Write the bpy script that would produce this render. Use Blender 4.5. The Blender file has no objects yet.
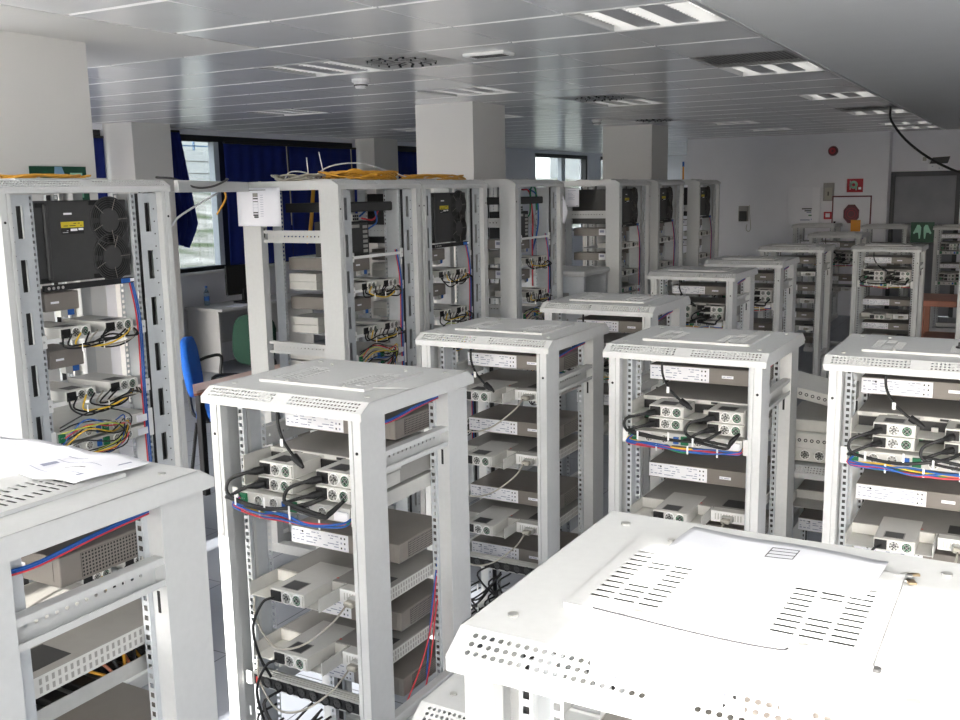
import bpy, math, random
from mathutils import Vector, Matrix
PI = math.pi
random.seed(7)
SC = bpy.context.scene
COL = SC.collection
SKY, SUN, EXPO, LAMP = .42, 6, 1.48, .4
H = 2.0                      # camera height; the two vanishing points of the photograph give its turn and lens

# ------------------------------------------------------------------ materials
def mat(name, rgb, rough=.5, metal=0., spec=.5, noise=.04, nscale=30., bump=0., emit=None, estr=0., coat=0., alpha=1., trans=0.):
    m = bpy.data.materials.new(name); m.use_nodes = True
    nt = m.node_tree; b = nt.nodes['Principled BSDF']
    def lin(c): return c/12.92 if c <= .04045 else ((c+.055)/1.055)**2.4
    c = [lin(x/255.) for x in rgb]
    b.inputs['Roughness'].default_value = rough
    b.inputs['Metallic'].default_value = metal
    b.inputs['Specular IOR Level'].default_value = spec
    b.inputs['Coat Weight'].default_value = coat
    b.inputs['Transmission Weight'].default_value = trans
    b.inputs['Alpha'].default_value = alpha
    b.inputs['Base Color'].default_value = (*c, 1)
    if noise > 0:
        tc = nt.nodes.new('ShaderNodeTexCoord'); n = nt.nodes.new('ShaderNodeTexNoise')
        n.inputs['Scale'].default_value = nscale; n.inputs['Detail'].default_value = 3
        nt.links.new(tc.outputs['Object'], n.inputs['Vector'])
        r = nt.nodes.new('ShaderNodeValToRGB')
        r.color_ramp.elements[0].position = .3; r.color_ramp.elements[1].position = .7
        r.color_ramp.elements[0].color = (*[max(0, x*(1-noise)) for x in c], 1)
        r.color_ramp.elements[1].color = (*[min(1, x*(1+noise)) for x in c], 1)
        nt.links.new(n.outputs['Fac'], r.inputs['Fac']); nt.links.new(r.outputs['Color'], b.inputs['Base Color'])
        if bump > 0:
            bp = nt.nodes.new('ShaderNodeBump'); bp.inputs['Strength'].default_value = bump
            bp.inputs['Distance'].default_value = .01
            nt.links.new(n.outputs['Fac'], bp.inputs['Height']); nt.links.new(bp.outputs['Normal'], b.inputs['Normal'])
    if emit:
        b.inputs['Emission Color'].default_value = (*[lin(x/255.) for x in emit], 1)
        b.inputs['Emission Strength'].default_value = estr
    return m
M = dict(
 rack=mat('rack_paint', (202,203,202), .42, spec=.5, noise=.02, nscale=60),
 rackin=mat('galvanised_rail', (194,198,201), .35, spec=.5, noise=.03, nscale=40),
 zinc=mat('zinc', (190,190,186), .32, metal=.6, noise=.05),
 taupe=mat('taupe_case', (126,120,114), .45, noise=.03),
 drawer=mat('grey_drawer', (150,148,143), .42, noise=.03),
 pale=mat('pale_case', (204,203,198), .45, noise=.03),
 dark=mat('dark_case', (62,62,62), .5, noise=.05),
 black=mat('black_plastic', (20,20,21), .5, noise=.1),
 fanblk=mat('fan_black', (30,30,31), .55, noise=.05),
 label=mat('label_white', (238,238,242), .5, noise=.01),
 ink=mat('ink', (158,162,182), .7, noise=0),
 inkd=mat('ink_dark', (45,45,48), .7, noise=0),
 red=mat('red', (196,48,44), .5), blue=mat('cable_blue', (36,92,170), .45), redc=mat('cable_red', (205,60,70), .45),
 yellow=mat('cable_yellow', (226,188,60), .5), orange=mat('cable_orange', (214,158,52), .5), green=mat('cable_green', (40,130,80), .5),
 greenp=mat('pcb_green', (20,110,70), .5), lime=mat('cable_lime', (190,205,80), .5),
 grey=mat('cable_grey', (170,166,155), .5), white=mat('plain_white', (240,240,238), .5, noise=.01),
 yl=mat('label_yellow', (216,196,50), .5, noise=.02),
 wall=mat('wall_paint', (233,233,238), .75, noise=.012, nscale=6), soffit=mat('soffit_paint', (238,238,236), .7, noise=.01, nscale=4),
 col=mat('column_paint', (226,224,220), .7, noise=.01, nscale=5),
 tile=mat('ceiling_metal', (248,249,249), .2, metal=.08, spec=.75, noise=.02, nscale=4),
 tiledk=mat('ceiling_void', (60,60,62), .8),
 lum=mat('lamp_strip', (250,250,250), .4, noise=0, emit=(255,252,246), estr=LAMP), lumoff=mat('lamp_strip_dim', (245,245,245), .4, noise=0, emit=(255,252,246), estr=LAMP*.35), lumgrey=mat('lamp_reflector', (205,205,206), .3, metal=.15),  # low strip glow stands in for daylight on the louvres of unlit lamps
 frame=mat('window_frame_dark', (22,23,26), .5, noise=.05), framel=mat('window_frame_pale', (196,204,212), .4),
 blind=mat('blind_navy', (14,36,120), .8, noise=.08, nscale=12), 
 wood=mat('red_brown_wood', (176,112,88), .4, noise=.12, nscale=9), woodt=mat('pink_wood_top', (206,176,164), .35, noise=.05, nscale=9),
 desk=mat('desk_grey', (190,190,190), .45, noise=.02), steel=mat('steel', (120,122,126), .3, metal=.7),
 door=mat('door_grey', (126,128,135), .5, noise=.16, nscale=2.5), doorf=mat('door_frame', (70,72,76), .5),
 bluef=mat('chair_blue', (20,98,196), .8, noise=.1, nscale=60, bump=.2), greenf=mat('chair_green', (10,50,36), .85, noise=.1, nscale=60, bump=.2),
 signr=mat('sign_red', (176,24,44), .5), signg=mat('sign_green', (10,70,48), .5), paleg=mat('sign_pale_green', (150,205,180), .5), skyb=mat('sign_pale_blue', (130,170,200), .5),
 signo=mat('sign_orange', (226,150,30), .5), maroon=mat('maroon', (92,20,36), .45),
 paper=mat('paper', (240,240,246), .6, noise=.008, nscale=12), plastic=mat('plastic_sleeve', (226,228,234), .18, noise=.01),
 bottle=mat('bottle_plastic', (190,215,235), .1, trans=.8, noise=0), brass=mat('key_metal', (180,160,130), .3, metal=.9),
 terrace=mat('terrace_concrete', (238,236,230), .8, noise=.05, nscale=1.5), facade=mat('facade_white', (236,236,232), .7, noise=.02, nscale=.5), railing=mat('railing_blue', (120,150,180), .5),
)
# floor tiles
def floor_mat():
    m = bpy.data.materials.new('floor_tile'); m.use_nodes = True; nt = m.node_tree; b = nt.nodes['Principled BSDF']
    tc = nt.nodes.new('ShaderNodeTexCoord'); br = nt.nodes.new('ShaderNodeTexBrick')
    br.inputs['Scale'].default_value = 1; br.inputs['Brick Width'].default_value = .6; br.inputs['Row Height'].default_value = .6
    br.offset = 0; br.inputs['Mortar Size'].default_value = .003
    br.inputs['Color1'].default_value = (.27,.29,.33,1); br.inputs['Color2'].default_value = (.29,.31,.35,1); br.inputs['Mortar'].default_value = (.05,.05,.06,1)
    nt.links.new(tc.outputs['Object'], br.inputs['Vector']); nt.links.new(br.outputs['Color'], b.inputs['Base Color'])
    b.inputs['Roughness'].default_value = .3
    return m
M['floor'] = floor_mat()
def blind_mat():
    m = bpy.data.materials['blind_navy']; nt = m.node_tree; b = nt.nodes['Principled BSDF']; o = nt.nodes['Material Output']
    t = nt.nodes.new('ShaderNodeBsdfTranslucent'); t.inputs['Color'].default_value = (.012,.045,.26,1); mx = nt.nodes.new('ShaderNodeMixShader'); mx.inputs[0].default_value = .12
    nt.links.new(b.outputs[0], mx.inputs[1]); nt.links.new(t.outputs[0], mx.inputs[2]); nt.links.new(mx.outputs[0], o.inputs['Surface'])
blind_mat()
def ground_mat():
    m = bpy.data.materials.new('outdoor_ground'); m.use_nodes = True; nt = m.node_tree; b = nt.nodes['Principled BSDF']
    tc = nt.nodes.new('ShaderNodeTexCoord'); n = nt.nodes.new('ShaderNodeTexNoise'); n.inputs['Scale'].default_value = .5; n.inputs['Detail'].default_value = 9
    r = nt.nodes.new('ShaderNodeValToRGB'); e = r.color_ramp.elements
    e[0].position = .38; e[0].color = (.10,.13,.06,1); e[1].position = .62; e[1].color = (.5,.48,.43,1)
    x = e.new(.5); x.color = (.30,.29,.25,1)
    nt.links.new(tc.outputs['Object'], n.inputs['Vector']); nt.links.new(n.outputs['Fac'], r.inputs['Fac']); nt.links.new(r.outputs['Color'], b.inputs['Base Color'])
    b.inputs['Roughness'].default_value = .9
    return m
M['ground'] = ground_mat()

# ------------------------------------------------------------------ mesh builder
def jit(p, a=.006): return tuple(c+random.uniform(-a,a) for c in p)
class MB:
    def __init__(s): s.v = []; s.f = []; s.m = []; s.mats = []
    def mi(s, m):
        if m not in s.mats: s.mats.append(m)
        return s.mats.index(m)
    def add(s, vs, fs, m):
        k = len(s.v); i = s.mi(m); s.v += [tuple(v) for v in vs]
        for f in fs: s.f.append(tuple(a+k for a in f)); s.m.append(i)
        return s
    def box(s, x0, x1, y0, y1, z0, z1, m, c=0.):
        if c <= 0:
            vs = [(x0,y0,z0),(x1,y0,z0),(x1,y1,z0),(x0,y1,z0),(x0,y0,z1),(x1,y0,z1),(x1,y1,z1),(x0,y1,z1)]
            return s.add(vs, [(0,3,2,1),(4,5,6,7),(0,1,5,4),(1,2,6,5),(2,3,7,6),(3,0,4,7)], m)
        # chamfered box: 24 verts
        X = ((x0,1),(x1,-1)); Y = ((y0,1),(y1,-1)); Z = ((z0,1),(z1,-1)); vs = []; idx = {}
        for i in (0,1):
            for j in (0,1):
                for k in (0,1):
                    x, sx = X[i]; y, sy = Y[j]; z, sz = Z[k]
                    for a, p in enumerate(((x, y+sy*c, z+sz*c), (x+sx*c, y, z+sz*c), (x+sx*c, y+sy*c, z))):
                        idx[i,j,k,a] = len(vs); vs.append(p)
        F = []
        for i in (0,1): 
            q = [idx[i,0,0,0], idx[i,1,0,0], idx[i,1,1,0], idx[i,0,1,0]]; F.append(q if i else q[::-1])
        for j in (0,1):
            q = [idx[0,j,0,1], idx[1,j,0,1], idx[1,j,1,1], idx[0,j,1,1]]; F.append(q[::-1] if j else q)
        for k in (0,1):
            q = [idx[0,0,k,2], idx[1,0,k,2], idx[1,1,k,2], idx[0,1,k,2]]; F.append(q if k else q[::-1])
        for i in (0,1):
            for j in (0,1):
                q = [idx[i,j,0,0], idx[i,j,0,1], idx[i,j,1,1], idx[i,j,1,0]]; F.append(q if (i+j)%2 == 0 else q[::-1])
            for k in (0,1):
                q = [idx[i,0,k,0], idx[i,0,k,2], idx[i,1,k,2], idx[i,1,k,0]]; F.append(q if (i+k)%2 == 1 else q[::-1])
        for j in (0,1):
            for k in (0,1):
                q = [idx[0,j,k,1], idx[0,j,k,2], idx[1,j,k,2], idx[1,j,k,1]]; F.append(q if (j+k)%2 == 0 else q[::-1])
        for i in (0,1):
            for j in (0,1):
                for k in (0,1):
                    q = [idx[i,j,k,0], idx[i,j,k,1], idx[i,j,k,2]]; F.append(q if (i+j+k)%2 else q[::-1])
        return s.add(vs, F, m)
    def prism(s, poly, h0, h1, m, axis='z'):
        n = len(poly)
        def P(a, b, h): return {'z': (a,b,h), 'x': (h,a,b), 'y': (a,h,b)}[axis]
        vs = [P(a,b,h0) for a,b in poly] + [P(a,b,h1) for a,b in poly]
        fs = [tuple(range(n))[::-1], tuple(range(n, 2*n))] + [(i,(i+1)%n,n+(i+1)%n,n+i) for i in range(n)]
        return s.add(vs, fs, m)
    def cyl(s, p, q, r, m, n=12, r2=None):
        p = Vector(p); q = Vector(q); d = (q-p).normalized(); a = d.orthogonal().normalized(); b = d.cross(a); r2 = r if r2 is None else r2
        vs = []
        for c, R in ((p,r),(q,r2)):
            for i in range(n):
                t = 2*PI*i/n; vs.append(c + a*(R*math.cos(t)) + b*(R*math.sin(t)))
        fs = [tuple(range(n))[::-1], tuple(range(n,2*n))] + [(i,(i+1)%n,n+(i+1)%n,n+i) for i in range(n)]
        return s.add(vs, fs, m)
    def ring(s, c, ax, r0, r1, t, m, n=20):
        c = Vector(c); d = Vector(ax).normalized(); a = d.orthogonal().normalized(); b = d.cross(a); vs = []
        for h in (0, t):
            for R in (r0, r1):
                for i in range(n):
                    th = 2*PI*i/n; vs.append(c + d*h + a*(R*math.cos(th)) + b*(R*math.sin(th)))
        fs = []
        for i in range(n):
            j = (i+1)%n
            fs += [(i,n+i,n+j,j), (2*n+i,2*n+j,3*n+j,3*n+i), (n+i,3*n+i,3*n+j,n+j), (i,j,2*n+j,2*n+i)]
        return s.add(vs, fs, m)
    def tube(s, pts, r, m, n=6, sub=5):
        P = [Vector(p) for p in pts]; path = []
        if len(P) > 2:
            Q = [P[0]*2-P[1]] + P + [P[-1]*2-P[-2]]
            for i in range(1, len(Q)-2):
                for k in range(sub):
                    t = k/sub; a,b,c,d = Q[i-1],Q[i],Q[i+1],Q[i+2]
                    path.append(.5*((2*b)+(c-a)*t+(2*a-5*b+4*c-d)*t*t+(3*b-a-3*c+d)*t**3))
            path.append(P[-1])
        else: path = P
        vs = []; up = None
        for i, p in enumerate(path):
            d = (path[min(i+1,len(path)-1)]-path[max(i-1,0)])
            d = d.normalized() if d.length > 1e-9 else Vector((0,0,1))
            a = d.orthogonal() if up is None else (up - d*up.dot(d))
            if a.length < 1e-5: a = d.orthogonal()
            a.normalize(); up = a; b = d.cross(a)
            for k in range(n):
                t = 2*PI*k/n; vs.append(p + a*(r*math.cos(t)) + b*(r*math.sin(t)))
        fs = [tuple(range(n))[::-1], tuple(range(len(vs)-n, len(vs)))]
        for i in range(len(path)-1):
            for k in range(n):
                j = (k+1)%n; fs.append((i*n+k, i*n+j, (i+1)*n+j, (i+1)*n+k))
        return s.add(vs, fs, m)
    def plate(s, us, vs_, fn, m, holes=(), shape='rect', inset=.2, missing=()):
        """sheet on the grid us x vs_; the cells in holes carry a hole, the ones in missing are left open"""
        holes = set(holes); missing = set(missing)
        for i in range(len(us)-1):
            for j in range(len(vs_)-1):
                if (i,j) in missing: continue
                u0,u1,v0,v1 = us[i],us[i+1],vs_[j],vs_[j+1]
                if (i,j) not in holes:
                    s.add([fn(u0,v0),fn(u1,v0),fn(u1,v1),fn(u0,v1)], [(0,1,2,3)], m); continue
                if shape == 'rect':
                    iu = inset[0] if isinstance(inset, tuple) else inset*(u1-u0); iv = inset[1] if isinstance(inset, tuple) else inset*(v1-v0)
                    a,b,c,d = u0+iu,u1-iu,v0+iv,v1-iv
                    s.add([fn(*p) for p in ((u0,v0),(u1,v0),(u1,v1),(u0,v1),(a,c),(b,c),(b,d),(a,d))], [(0,1,5,4),(1,2,6,5),(2,3,7,6),(3,0,4,7)], m)
                else:
                    cu,cv = (u0+u1)/2,(v0+v1)/2; r = (.5-inset)*min(u1-u0, v1-v0)
                    o = [(u1,cv),(u1,v1),(cu,v1),(u0,v1),(u0,cv),(u0,v0),(cu,v0),(u1,v0)]
                    h = [(cu+r*math.cos(k*PI/4), cv+r*math.sin(k*PI/4)) for k in range(8)]
                    s.add([fn(*p) for p in o+h], [(k,(k+1)%8,8+(k+1)%8,8+k) for k in range(8)], m)
        return s
    def mesh(s, name):
        me = bpy.data.meshes.new(name); me.from_pydata(s.v, [], s.f)
        for m in s.mats: me.materials.append(m)
        me.polygons.foreach_set('material_index', s.m); me.update(); return me
    def build(s, name, parent=None, smooth=False, solid=0., bevel=0., recenter=False):
        off = Vector((0,0,0))
        if recenter:
            off = Vector(((min(v[0] for v in s.v)+max(v[0] for v in s.v))/2, (min(v[1] for v in s.v)+max(v[1] for v in s.v))/2, min(v[2] for v in s.v)))
            s.v = [tuple(Vector(v)-off) for v in s.v]
        me = s.mesh(name); o = bpy.data.objects.new(name, me); COL.objects.link(o); o.location = off
        if parent: o.parent = parent
        if smooth:
            me.polygons.foreach_set('use_smooth', [True]*len(me.polygons))
        if solid:
            md = o.modifiers.new('thickness','SOLIDIFY'); md.thickness = solid; md.offset = -1
        if bevel:
            md = o.modifiers.new('edge','BEVEL'); md.width = bevel; md.segments = 2; md.limit_method = 'ANGLE'; md.angle_limit = math.radians(50)
        return o
def tag(o, label=None, cat=None, group=None, kind=None):
    if label: o['label'] = label
    if cat: o['category'] = cat
    if group: o['group'] = group
    if kind: o['kind'] = kind
    return o
def thing(name, label=None, cat=None, group=None, loc=(0,0,0), rz=0.):
    o = bpy.data.objects.new(name, None); COL.objects.link(o); o.location = loc; o.rotation_euler = (0,0,rz); o.empty_display_size = .05
    return tag(o, label, cat, group)
KIDS = {}
def dup(root):
    r = root.copy(); COL.objects.link(r)
    for ch in list(root.children):
        c = ch.copy(); COL.objects.link(c); c.parent = r
        for g in ch.children:
            d = g.copy(); COL.objects.link(d); d.parent = c
    return r
PROTO = {}
def inst(key, builder, label, cat, group, loc, rz=0.):
    if key in PROTO: o = dup(PROTO[key])
    else: o = builder(); PROTO[key] = o
    tag(o, label, cat, group); o.location = loc; o.rotation_euler = (0,0,rz); return o
def struct(mb, name, parent=None, **k):
    return tag(mb.build(name, parent, **k), kind='structure')
def lins(a, b, n): return [a+(b-a)*i/n for i in range(n+1)]

# ------------------------------------------------------------------ racks
def rail_mb(side, h0, h1, y, back=False, web=.10):
    web = .06 if back else web
    """U rail with square holes: perforated face strip, web plate running inwards, second perforated edge"""
    mb = MB(); n = int((h1-h0)/.0159*.5)*2
    zs = lins(h0, h1, int((h1-h0)/.0222)); nz = len(zs)-1
    xa, xb = side*.222, side*.243
    if xa > xb: xa, xb = xb, xa
    s = -1 if back else 1
    mb.plate([xa,xb], zs, lambda u,v: (u,y,v), M['rackin'], holes=[(0,j) for j in range(nz)], inset=(.0052,.0055))
    yb = y+s*.014; mb.add([(xa,yb,h0),(xb,yb,h0),(xb,yb,h1),(xa,yb,h1)], [(0,1,2,3)], M['dark']); mb.add([(side*.222,y,h0),(side*.222,yb,h0),(side*.222,yb,h1),(side*.222,y,h1)], [(0,1,2,3)], M['rackin'])  # dark plate behind the holes paints the shade of the hollow rail
    xw = side*.243; ye = y+s*web
    mb.plate([min(y,ye),max(y,ye)], [h0,h1], lambda u,v: (xw,u,v), M['rackin'])
    mb.plate([xa,xb], zs, lambda u,v: (u,ye,v), M['rackin'], holes=[(0,j) for j in range(nz)], inset=(.0052,.0055))
    return mb
def post_mb(sx, sy, W, D, z1, fw=.064, sd=.125, ov=.018):
    """folded corner post: face plate, outer side plate and a return flange; a shallow groove runs down the face"""
    hw = W/2-ov; t = .012
    def X(a): return sx*(hw-a)
    def Y(a): return ov+a if sy < 0 else D-ov-a
    mb = MB()
    poly = [(0,0),(.026,0),(.026,.004),(.030,.004),(.030,0),(fw,0),(fw,.03),(fw-.006,.03),(fw-.006,t),(t,t),(t,sd-t),(.05,sd-t),(.05,sd),(0,sd)]
    pts = [(X(a),Y(b)) for a,b in poly]
    if sx*(-1 if sy < 0 else 1) < 0: pts = pts[::-1]
    area = sum(pts[i][0]*pts[(i+1)%len(pts)][1]-pts[(i+1)%len(pts)][0]*pts[i][1] for i in range(len(pts)))
    if area < 0: pts = pts[::-1]
    mb.prism(pts, .05, z1, M['rack'])
    # bolt and oblong slot marks are real small pieces
    mb.cyl((X(.015),Y(-.002),z1-.1),(X(.015),Y(.002),z1-.1),.005,M['black'],8)
    mb.box(min(X(.022),X(.030)),max(X(.022),X(.030)),min(Y(sd-.001),Y(sd+.0015)),max(Y(sd-.001),Y(sd+.0015)),z1-.25,z1-.2,M['black'])
    return mb
def slot_panel_mb(side, z0, z1, xo):
    """outer recessed plate of a wide rack with oblong cable slots"""
    mb = MB(); zs = [z0]; holes = []
    z = z0+.08
    while z+.13 < z1:
        zs += [z, z+.115]; holes.append((1, len(zs)-2)); z += .19
    zs.append(z1)
    a, b = .246, xo
    us = [a, a+.030, a+.056, b]
    if side < 0: us = [-u for u in us][::-1]; 
    mb.plate(us, zs, lambda u,v: (u,.035,v), M['rackin'], missing=holes)
    us2 = [us[0], us[0]+.012, us[0]+.018, us[1]] 
    for k in range(int((z1-z0)/.05)):
        mb.cyl(((us[2]+us[3])/2 if side > 0 else (us[0]+us[1])/2,.0335,z0+.03+k*.05),((us[2]+us[3])/2 if side > 0 else (us[0]+us[1])/2,.036,z0+.03+k*.05),.003,M['black'],6)
    return mb
def brace_mb(side, W, D, z0, z1):
    mb = MB(); xw = side*(W/2-.05); xo = side*(W/2-.022); y0, y1 = .135, D-.135
    n = 13; ys = [y0]+lins(y0+.03, y1-.03, n)+[y1]; zm = (z0+z1)/2
    zs = [z0+.0, zm-.012, zm+.012, z1]
    mb.plate(ys, zs, lambda u,v: (xw,u,v), M['rack'], holes=[(i,1) for i in range(1,n+1)], shape='oct', inset=.32)
    for z, d in ((z0,-1),(z1,1)):
        mb.box(min(xw,xo),max(xw,xo),y0,y1,z-.001,z+.001,M['rack'])
        mb.box(xo-.001,xo+.001,y0,y1,min(z,z-d*.014),max(z,z-d*.014),M['rack'])
    return mb
def roof_mb(W, D, zb, zt):
    hw = W/2; c = zt-zb; lip = c*.45; sl = .042
    mb = MB(); m = M['rack']; e = .006
    # front and rear sloped strips: three rows of round holes in two groups
    def strip(rear):
        y0, y1 = (0, sl) if not rear else (D, D-sl)
        gw = .5*W-.05; n = int(gw/.0125); pu = gw/n; Ls = math.hypot(sl, zt-zb-lip)
        us = [-hw]+[-hw+.022+i*pu for i in range(n+1)]+[hw-.022-(n-i)*pu for i in range(n+1)]+[hw]
        vs = [0,.10*Ls,.37*Ls,.64*Ls,.91*Ls,Ls]
        holes = [(i,j) for i in list(range(1,n+1))+list(range(n+2,2*n+2)) for j in (1,2,3)]
        f = lambda u,v: (u, y0+(y1-y0)*v/Ls, zb+lip+(zt-zb-lip)*v/Ls)
        g = f if not rear else (lambda u,v: f(-u,v))
        mb.plate(us, vs, g, m, holes=holes, shape='oct', inset=.16)
        yy = 0 if not rear else D
        q = [(-hw,yy,zb),(hw,yy,zb),(hw,yy,zb+lip),(-hw,yy,zb+lip)]
        mb.add(q, [(0,1,2,3) if not rear else (3,2,1,0)], m)
    strip(False); strip(True)
    # top sheet with an opening under each vent group
    us = [-hw,-.19,-.06,.06,.19,hw] ; ys = [sl,.185,.41,D-sl]
    mb.plate(us, ys, lambda u,v: (u,v,zt), m, missing=[(1,1),(3,1)])
    for a,b in ((-hw+.05,.1),(hw-.05,.1),(-hw+.05,D-.1),(hw-.05,D-.1)): mb.cyl((a,b,zt-.001),(a,b,zt+.003),.008,M['zinc'],10)
    prof = [(0,zb),(0,zb+lip),(sl,zt),(D-sl,zt),(D,zb+lip),(D,zb)]
    for s in (-1,1):
        mb.add([(s*hw,a,b) for a,b in prof], [tuple(range(6)) if s < 0 else tuple(range(6))[::-1]], m)
    return mb
def cover_mb(zt, D):
    """raised roof cover with two groups of long slots in three columns"""
    mb = MB(); m = M['rack']; t = .009; x0, x1, y0, y1 = -.205, .205, .155, .475
    us = [x0,-.185,-.150,-.113,-.078,.068,.105,.142,.180,x1]
    ny = 11; vs = [y0,.183]+lins(.19,.40,ny)+[y1]
    holes = [(i,j) for i in (1,2,3,5,6,7) for j in range(2, 2+ny) if not (i in (2,6) and 2+ny//2-2 < j < 2+ny//2+2)]
    holes = [(i,j) for i,j in holes if not (i == 3 and j > ny-1) and not (i == 5 and j > ny-1)]
    mb.plate(us, vs, lambda u,v: (u,v,zt+t), m, holes=holes, inset=(.003,.0054))
    for (a,b,c,d) in ((x0,y0,x1,y0),(x1,y0,x1,y1),(x1,y1,x0,y1),(x0,y1,x0,y0)):
        mb.add([(a,b,zt+.0005),(c,d,zt+.0005),(c,d,zt+t),(a,b,zt+t)], [(0,1,2,3)], m)
    for a,b in ((-.1,y0+.012),(.12,y0+.012),(-.15,y1-.02),(.15,y1-.02)): mb.cyl((a,b,zt+t-.001),(a,b,zt+t+.004),.006,M['zinc'],10)
    return mb
def build_rack(W, D, Ht, cap, braces, tall):
    def f():
        r = thing('equipment_rack'); zb = Ht-cap
        roof = roof_mb(W, D, zb, Ht).build('roof', r, solid=.0015)
        cover_mb(Ht, D).build('vent_cover', roof, solid=.001)
        fl = MB(); fl.box(-.2,.2,.175,.42,Ht-.008,Ht-.003,M['fanblk']); fl.build('dust_filter', roof)  # black sheet added under the cover so its slots look shaded
        for sx in (-1,1):
            for sy in (-1,1): post_mb(sx, sy, W, D, zb+.001, *((.043,.12,.018) if not tall else (.045,.125,.005))).build('post', r, bevel=.0012)
        for s in (-1,1):
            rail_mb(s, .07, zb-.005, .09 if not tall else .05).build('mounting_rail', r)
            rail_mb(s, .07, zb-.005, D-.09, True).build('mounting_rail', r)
            for z in braces: brace_mb(s, W, D, z, z+.062).build('side_brace', r)
            if tall:
                p = slot_panel_mb(s, .07, zb-.005, W/2-.05); a, b = sorted((s*.248, s*(W/2-.052))); p.box(a,b,.085,.087,.07,zb-.005,M['dark'])  # dark plate behind the slots puts their inner shade into colour
                p.build('slotted_panel', r, solid=.001)
        b = MB(); hw = W/2-.003
        b.box(-hw,hw,.004,.06,0,.055,M['rack'],.003); b.box(-hw,hw,D-.06,D-.004,0,.055,M['rack'],.003)
        b.box(-hw,-hw+.06,.06,D-.06,0,.055,M['rack'],.003); b.box(hw-.06,hw,.06,D-.06,0,.055,M['rack'],.003)
        b.build('base_frame', r)
        return r
    return f
SW, SD, SH = .612, .625, 1.418
TW, TD, TH = .78, .66, 2.066
RK = {}
def rack(key, kind, x, y, rz, label, group):
    """x, y is the middle of the front edge"""
    if kind == 's': o = inst('rack_s', build_rack(SW,SD,SH,.048,(1.187,.34),False), label, 'equipment rack', group, (x,y,0), rz)
    elif kind == 't': o = inst('rack_t', build_rack(TW,TD,TH,.048,(1.745,1.146,.55),True), label, 'equipment rack', group, (x,y,0), rz)
    else: o = inst('rack_l', build_rack(SW,SD,.875,.048,(.4,),False), label, 'equipment rack', group, (x,y,0), rz) if kind == 'l' else inst('rack_m', build_rack(SW,SD,.80,.048,(.4,),False), label, 'equipment rack', group, (x,y,0), rz)
    RK[key] = (x,y,rz); return o
def W2(key, p):
    x,y,rz = RK[key]; c,s = math.cos(rz), math.sin(rz)
    return (x+c*p[0]-s*p[1], y+s*p[0]+c*p[1], p[2])

# ------------------------------------------------------------------ gear
def print_lines(mb, x0, x1, z0, z1, y, n, m, seed, gap=.35):
    """rows of tiny print marks on a plate facing -Y"""
    R = random.Random(seed); h = (z1-z0)/n
    for r in range(n):
        x = x0
        while x < x1-.004:
            w = R.uniform(.006,.028)
            if R.random() > gap: mb.box(x, min(x+w,x1), y-.0005, y, z0+h*r+h*.3, z0+h*r+h*.62, m)
            x += w+R.uniform(.003,.008)
def b_chassis():
    r = thing('power_chassis'); h = .062
    mb = MB(); mb.box(-.22,.22,0,.29,0,h,M['taupe'],.002)
    mb.box(.198,.2,-.001,0,.01,.052,M['taupe']); mb.build('case', r)
    L = MB(); L.box(-.219,.02,-.0015,0,.003,.059,M['label'])
    print_lines(L,-.212,-.165,.012,.054,-.0015,4,M['ink'],1,.2); print_lines(L,-.155,-.02,.01,.055,-.0015,5,M['ink'],2,.55)
    for k in range(3):
        for q in range(2): L.box(-.011+q*.014,-.006+q*.014,-.002,-.0015,.010+k*.017,.016+k*.017,M['inkd'] if k+q != 1 else M['ink'])
    L.cyl((-.17,-.0015,.047),(-.17,-.002,.047),.004,M['inkd'],8); L.build('rating_label', r)
    N = MB(); N.box(.07,.115,-.0012,0,.025,.036,M['label']); print_lines(N,.073,.113,.027,.034,-.0012,1,M['ink'],3,.1); N.build('name_strip', r)
    for s in (-1,1):
        G = MB(); ys = lins(.05,.285,30); zs = lins(.006,.057,7)
        G.box(min(s*.2202,s*.2206),max(s*.2202,s*.2206),.05,.285,.006,.057,M['fanblk']); G.plate(ys, zs, lambda u,v: (s*.2216,u,v), M['taupe'], holes=[(i,j) for i in range(30) for j in range(7)], inset=.22); G.build('side_grille', r)  # dark backing paints the shade inside the grille holes
    return r
def fan_mb(x, z, R, y, hub, guard, frame, tint=None):
    mb = MB(); n = 7
    mb.ring((x,y,z),(0,-1,0),R*.86,R,.004,frame,18)
    mb.cyl((x,y+.001,z),(x,y-.0005,z),R*.86,M['black'],18)
    mb.cyl((x,y,z),(x,y-.003,z),R*.36,hub,12)
    for k in range(n):
        a = 2*PI*k/n; b = a+.62
        P = [(x+R*.34*math.cos(a),y-.0012,z+R*.34*math.sin(a)),(x+R*.82*math.cos(a+.15),y-.0022,z+R*.82*math.sin(a+.15)),(x+R*.82*math.cos(b),y-.0008,z+R*.82*math.sin(b)),(x+R*.34*math.cos(b-.1),y-.001,z+R*.34*math.sin(b-.1))]
        mb.add(P, [(0,1,2,3)], tint or guard)
    for rr in (.55,.8): mb.ring((x,y-.004,z),(0,-1,0),R*rr-.0005,R*rr+.0005,.001,guard,16)
    for a in (PI/4,3*PI/4): mb.cyl((x-R*math.cos(a),y-.0045,z-R*math.sin(a)),(x+R*math.cos(a),y-.0045,z+R*math.sin(a)),.0006,guard,5)
    return mb
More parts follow.
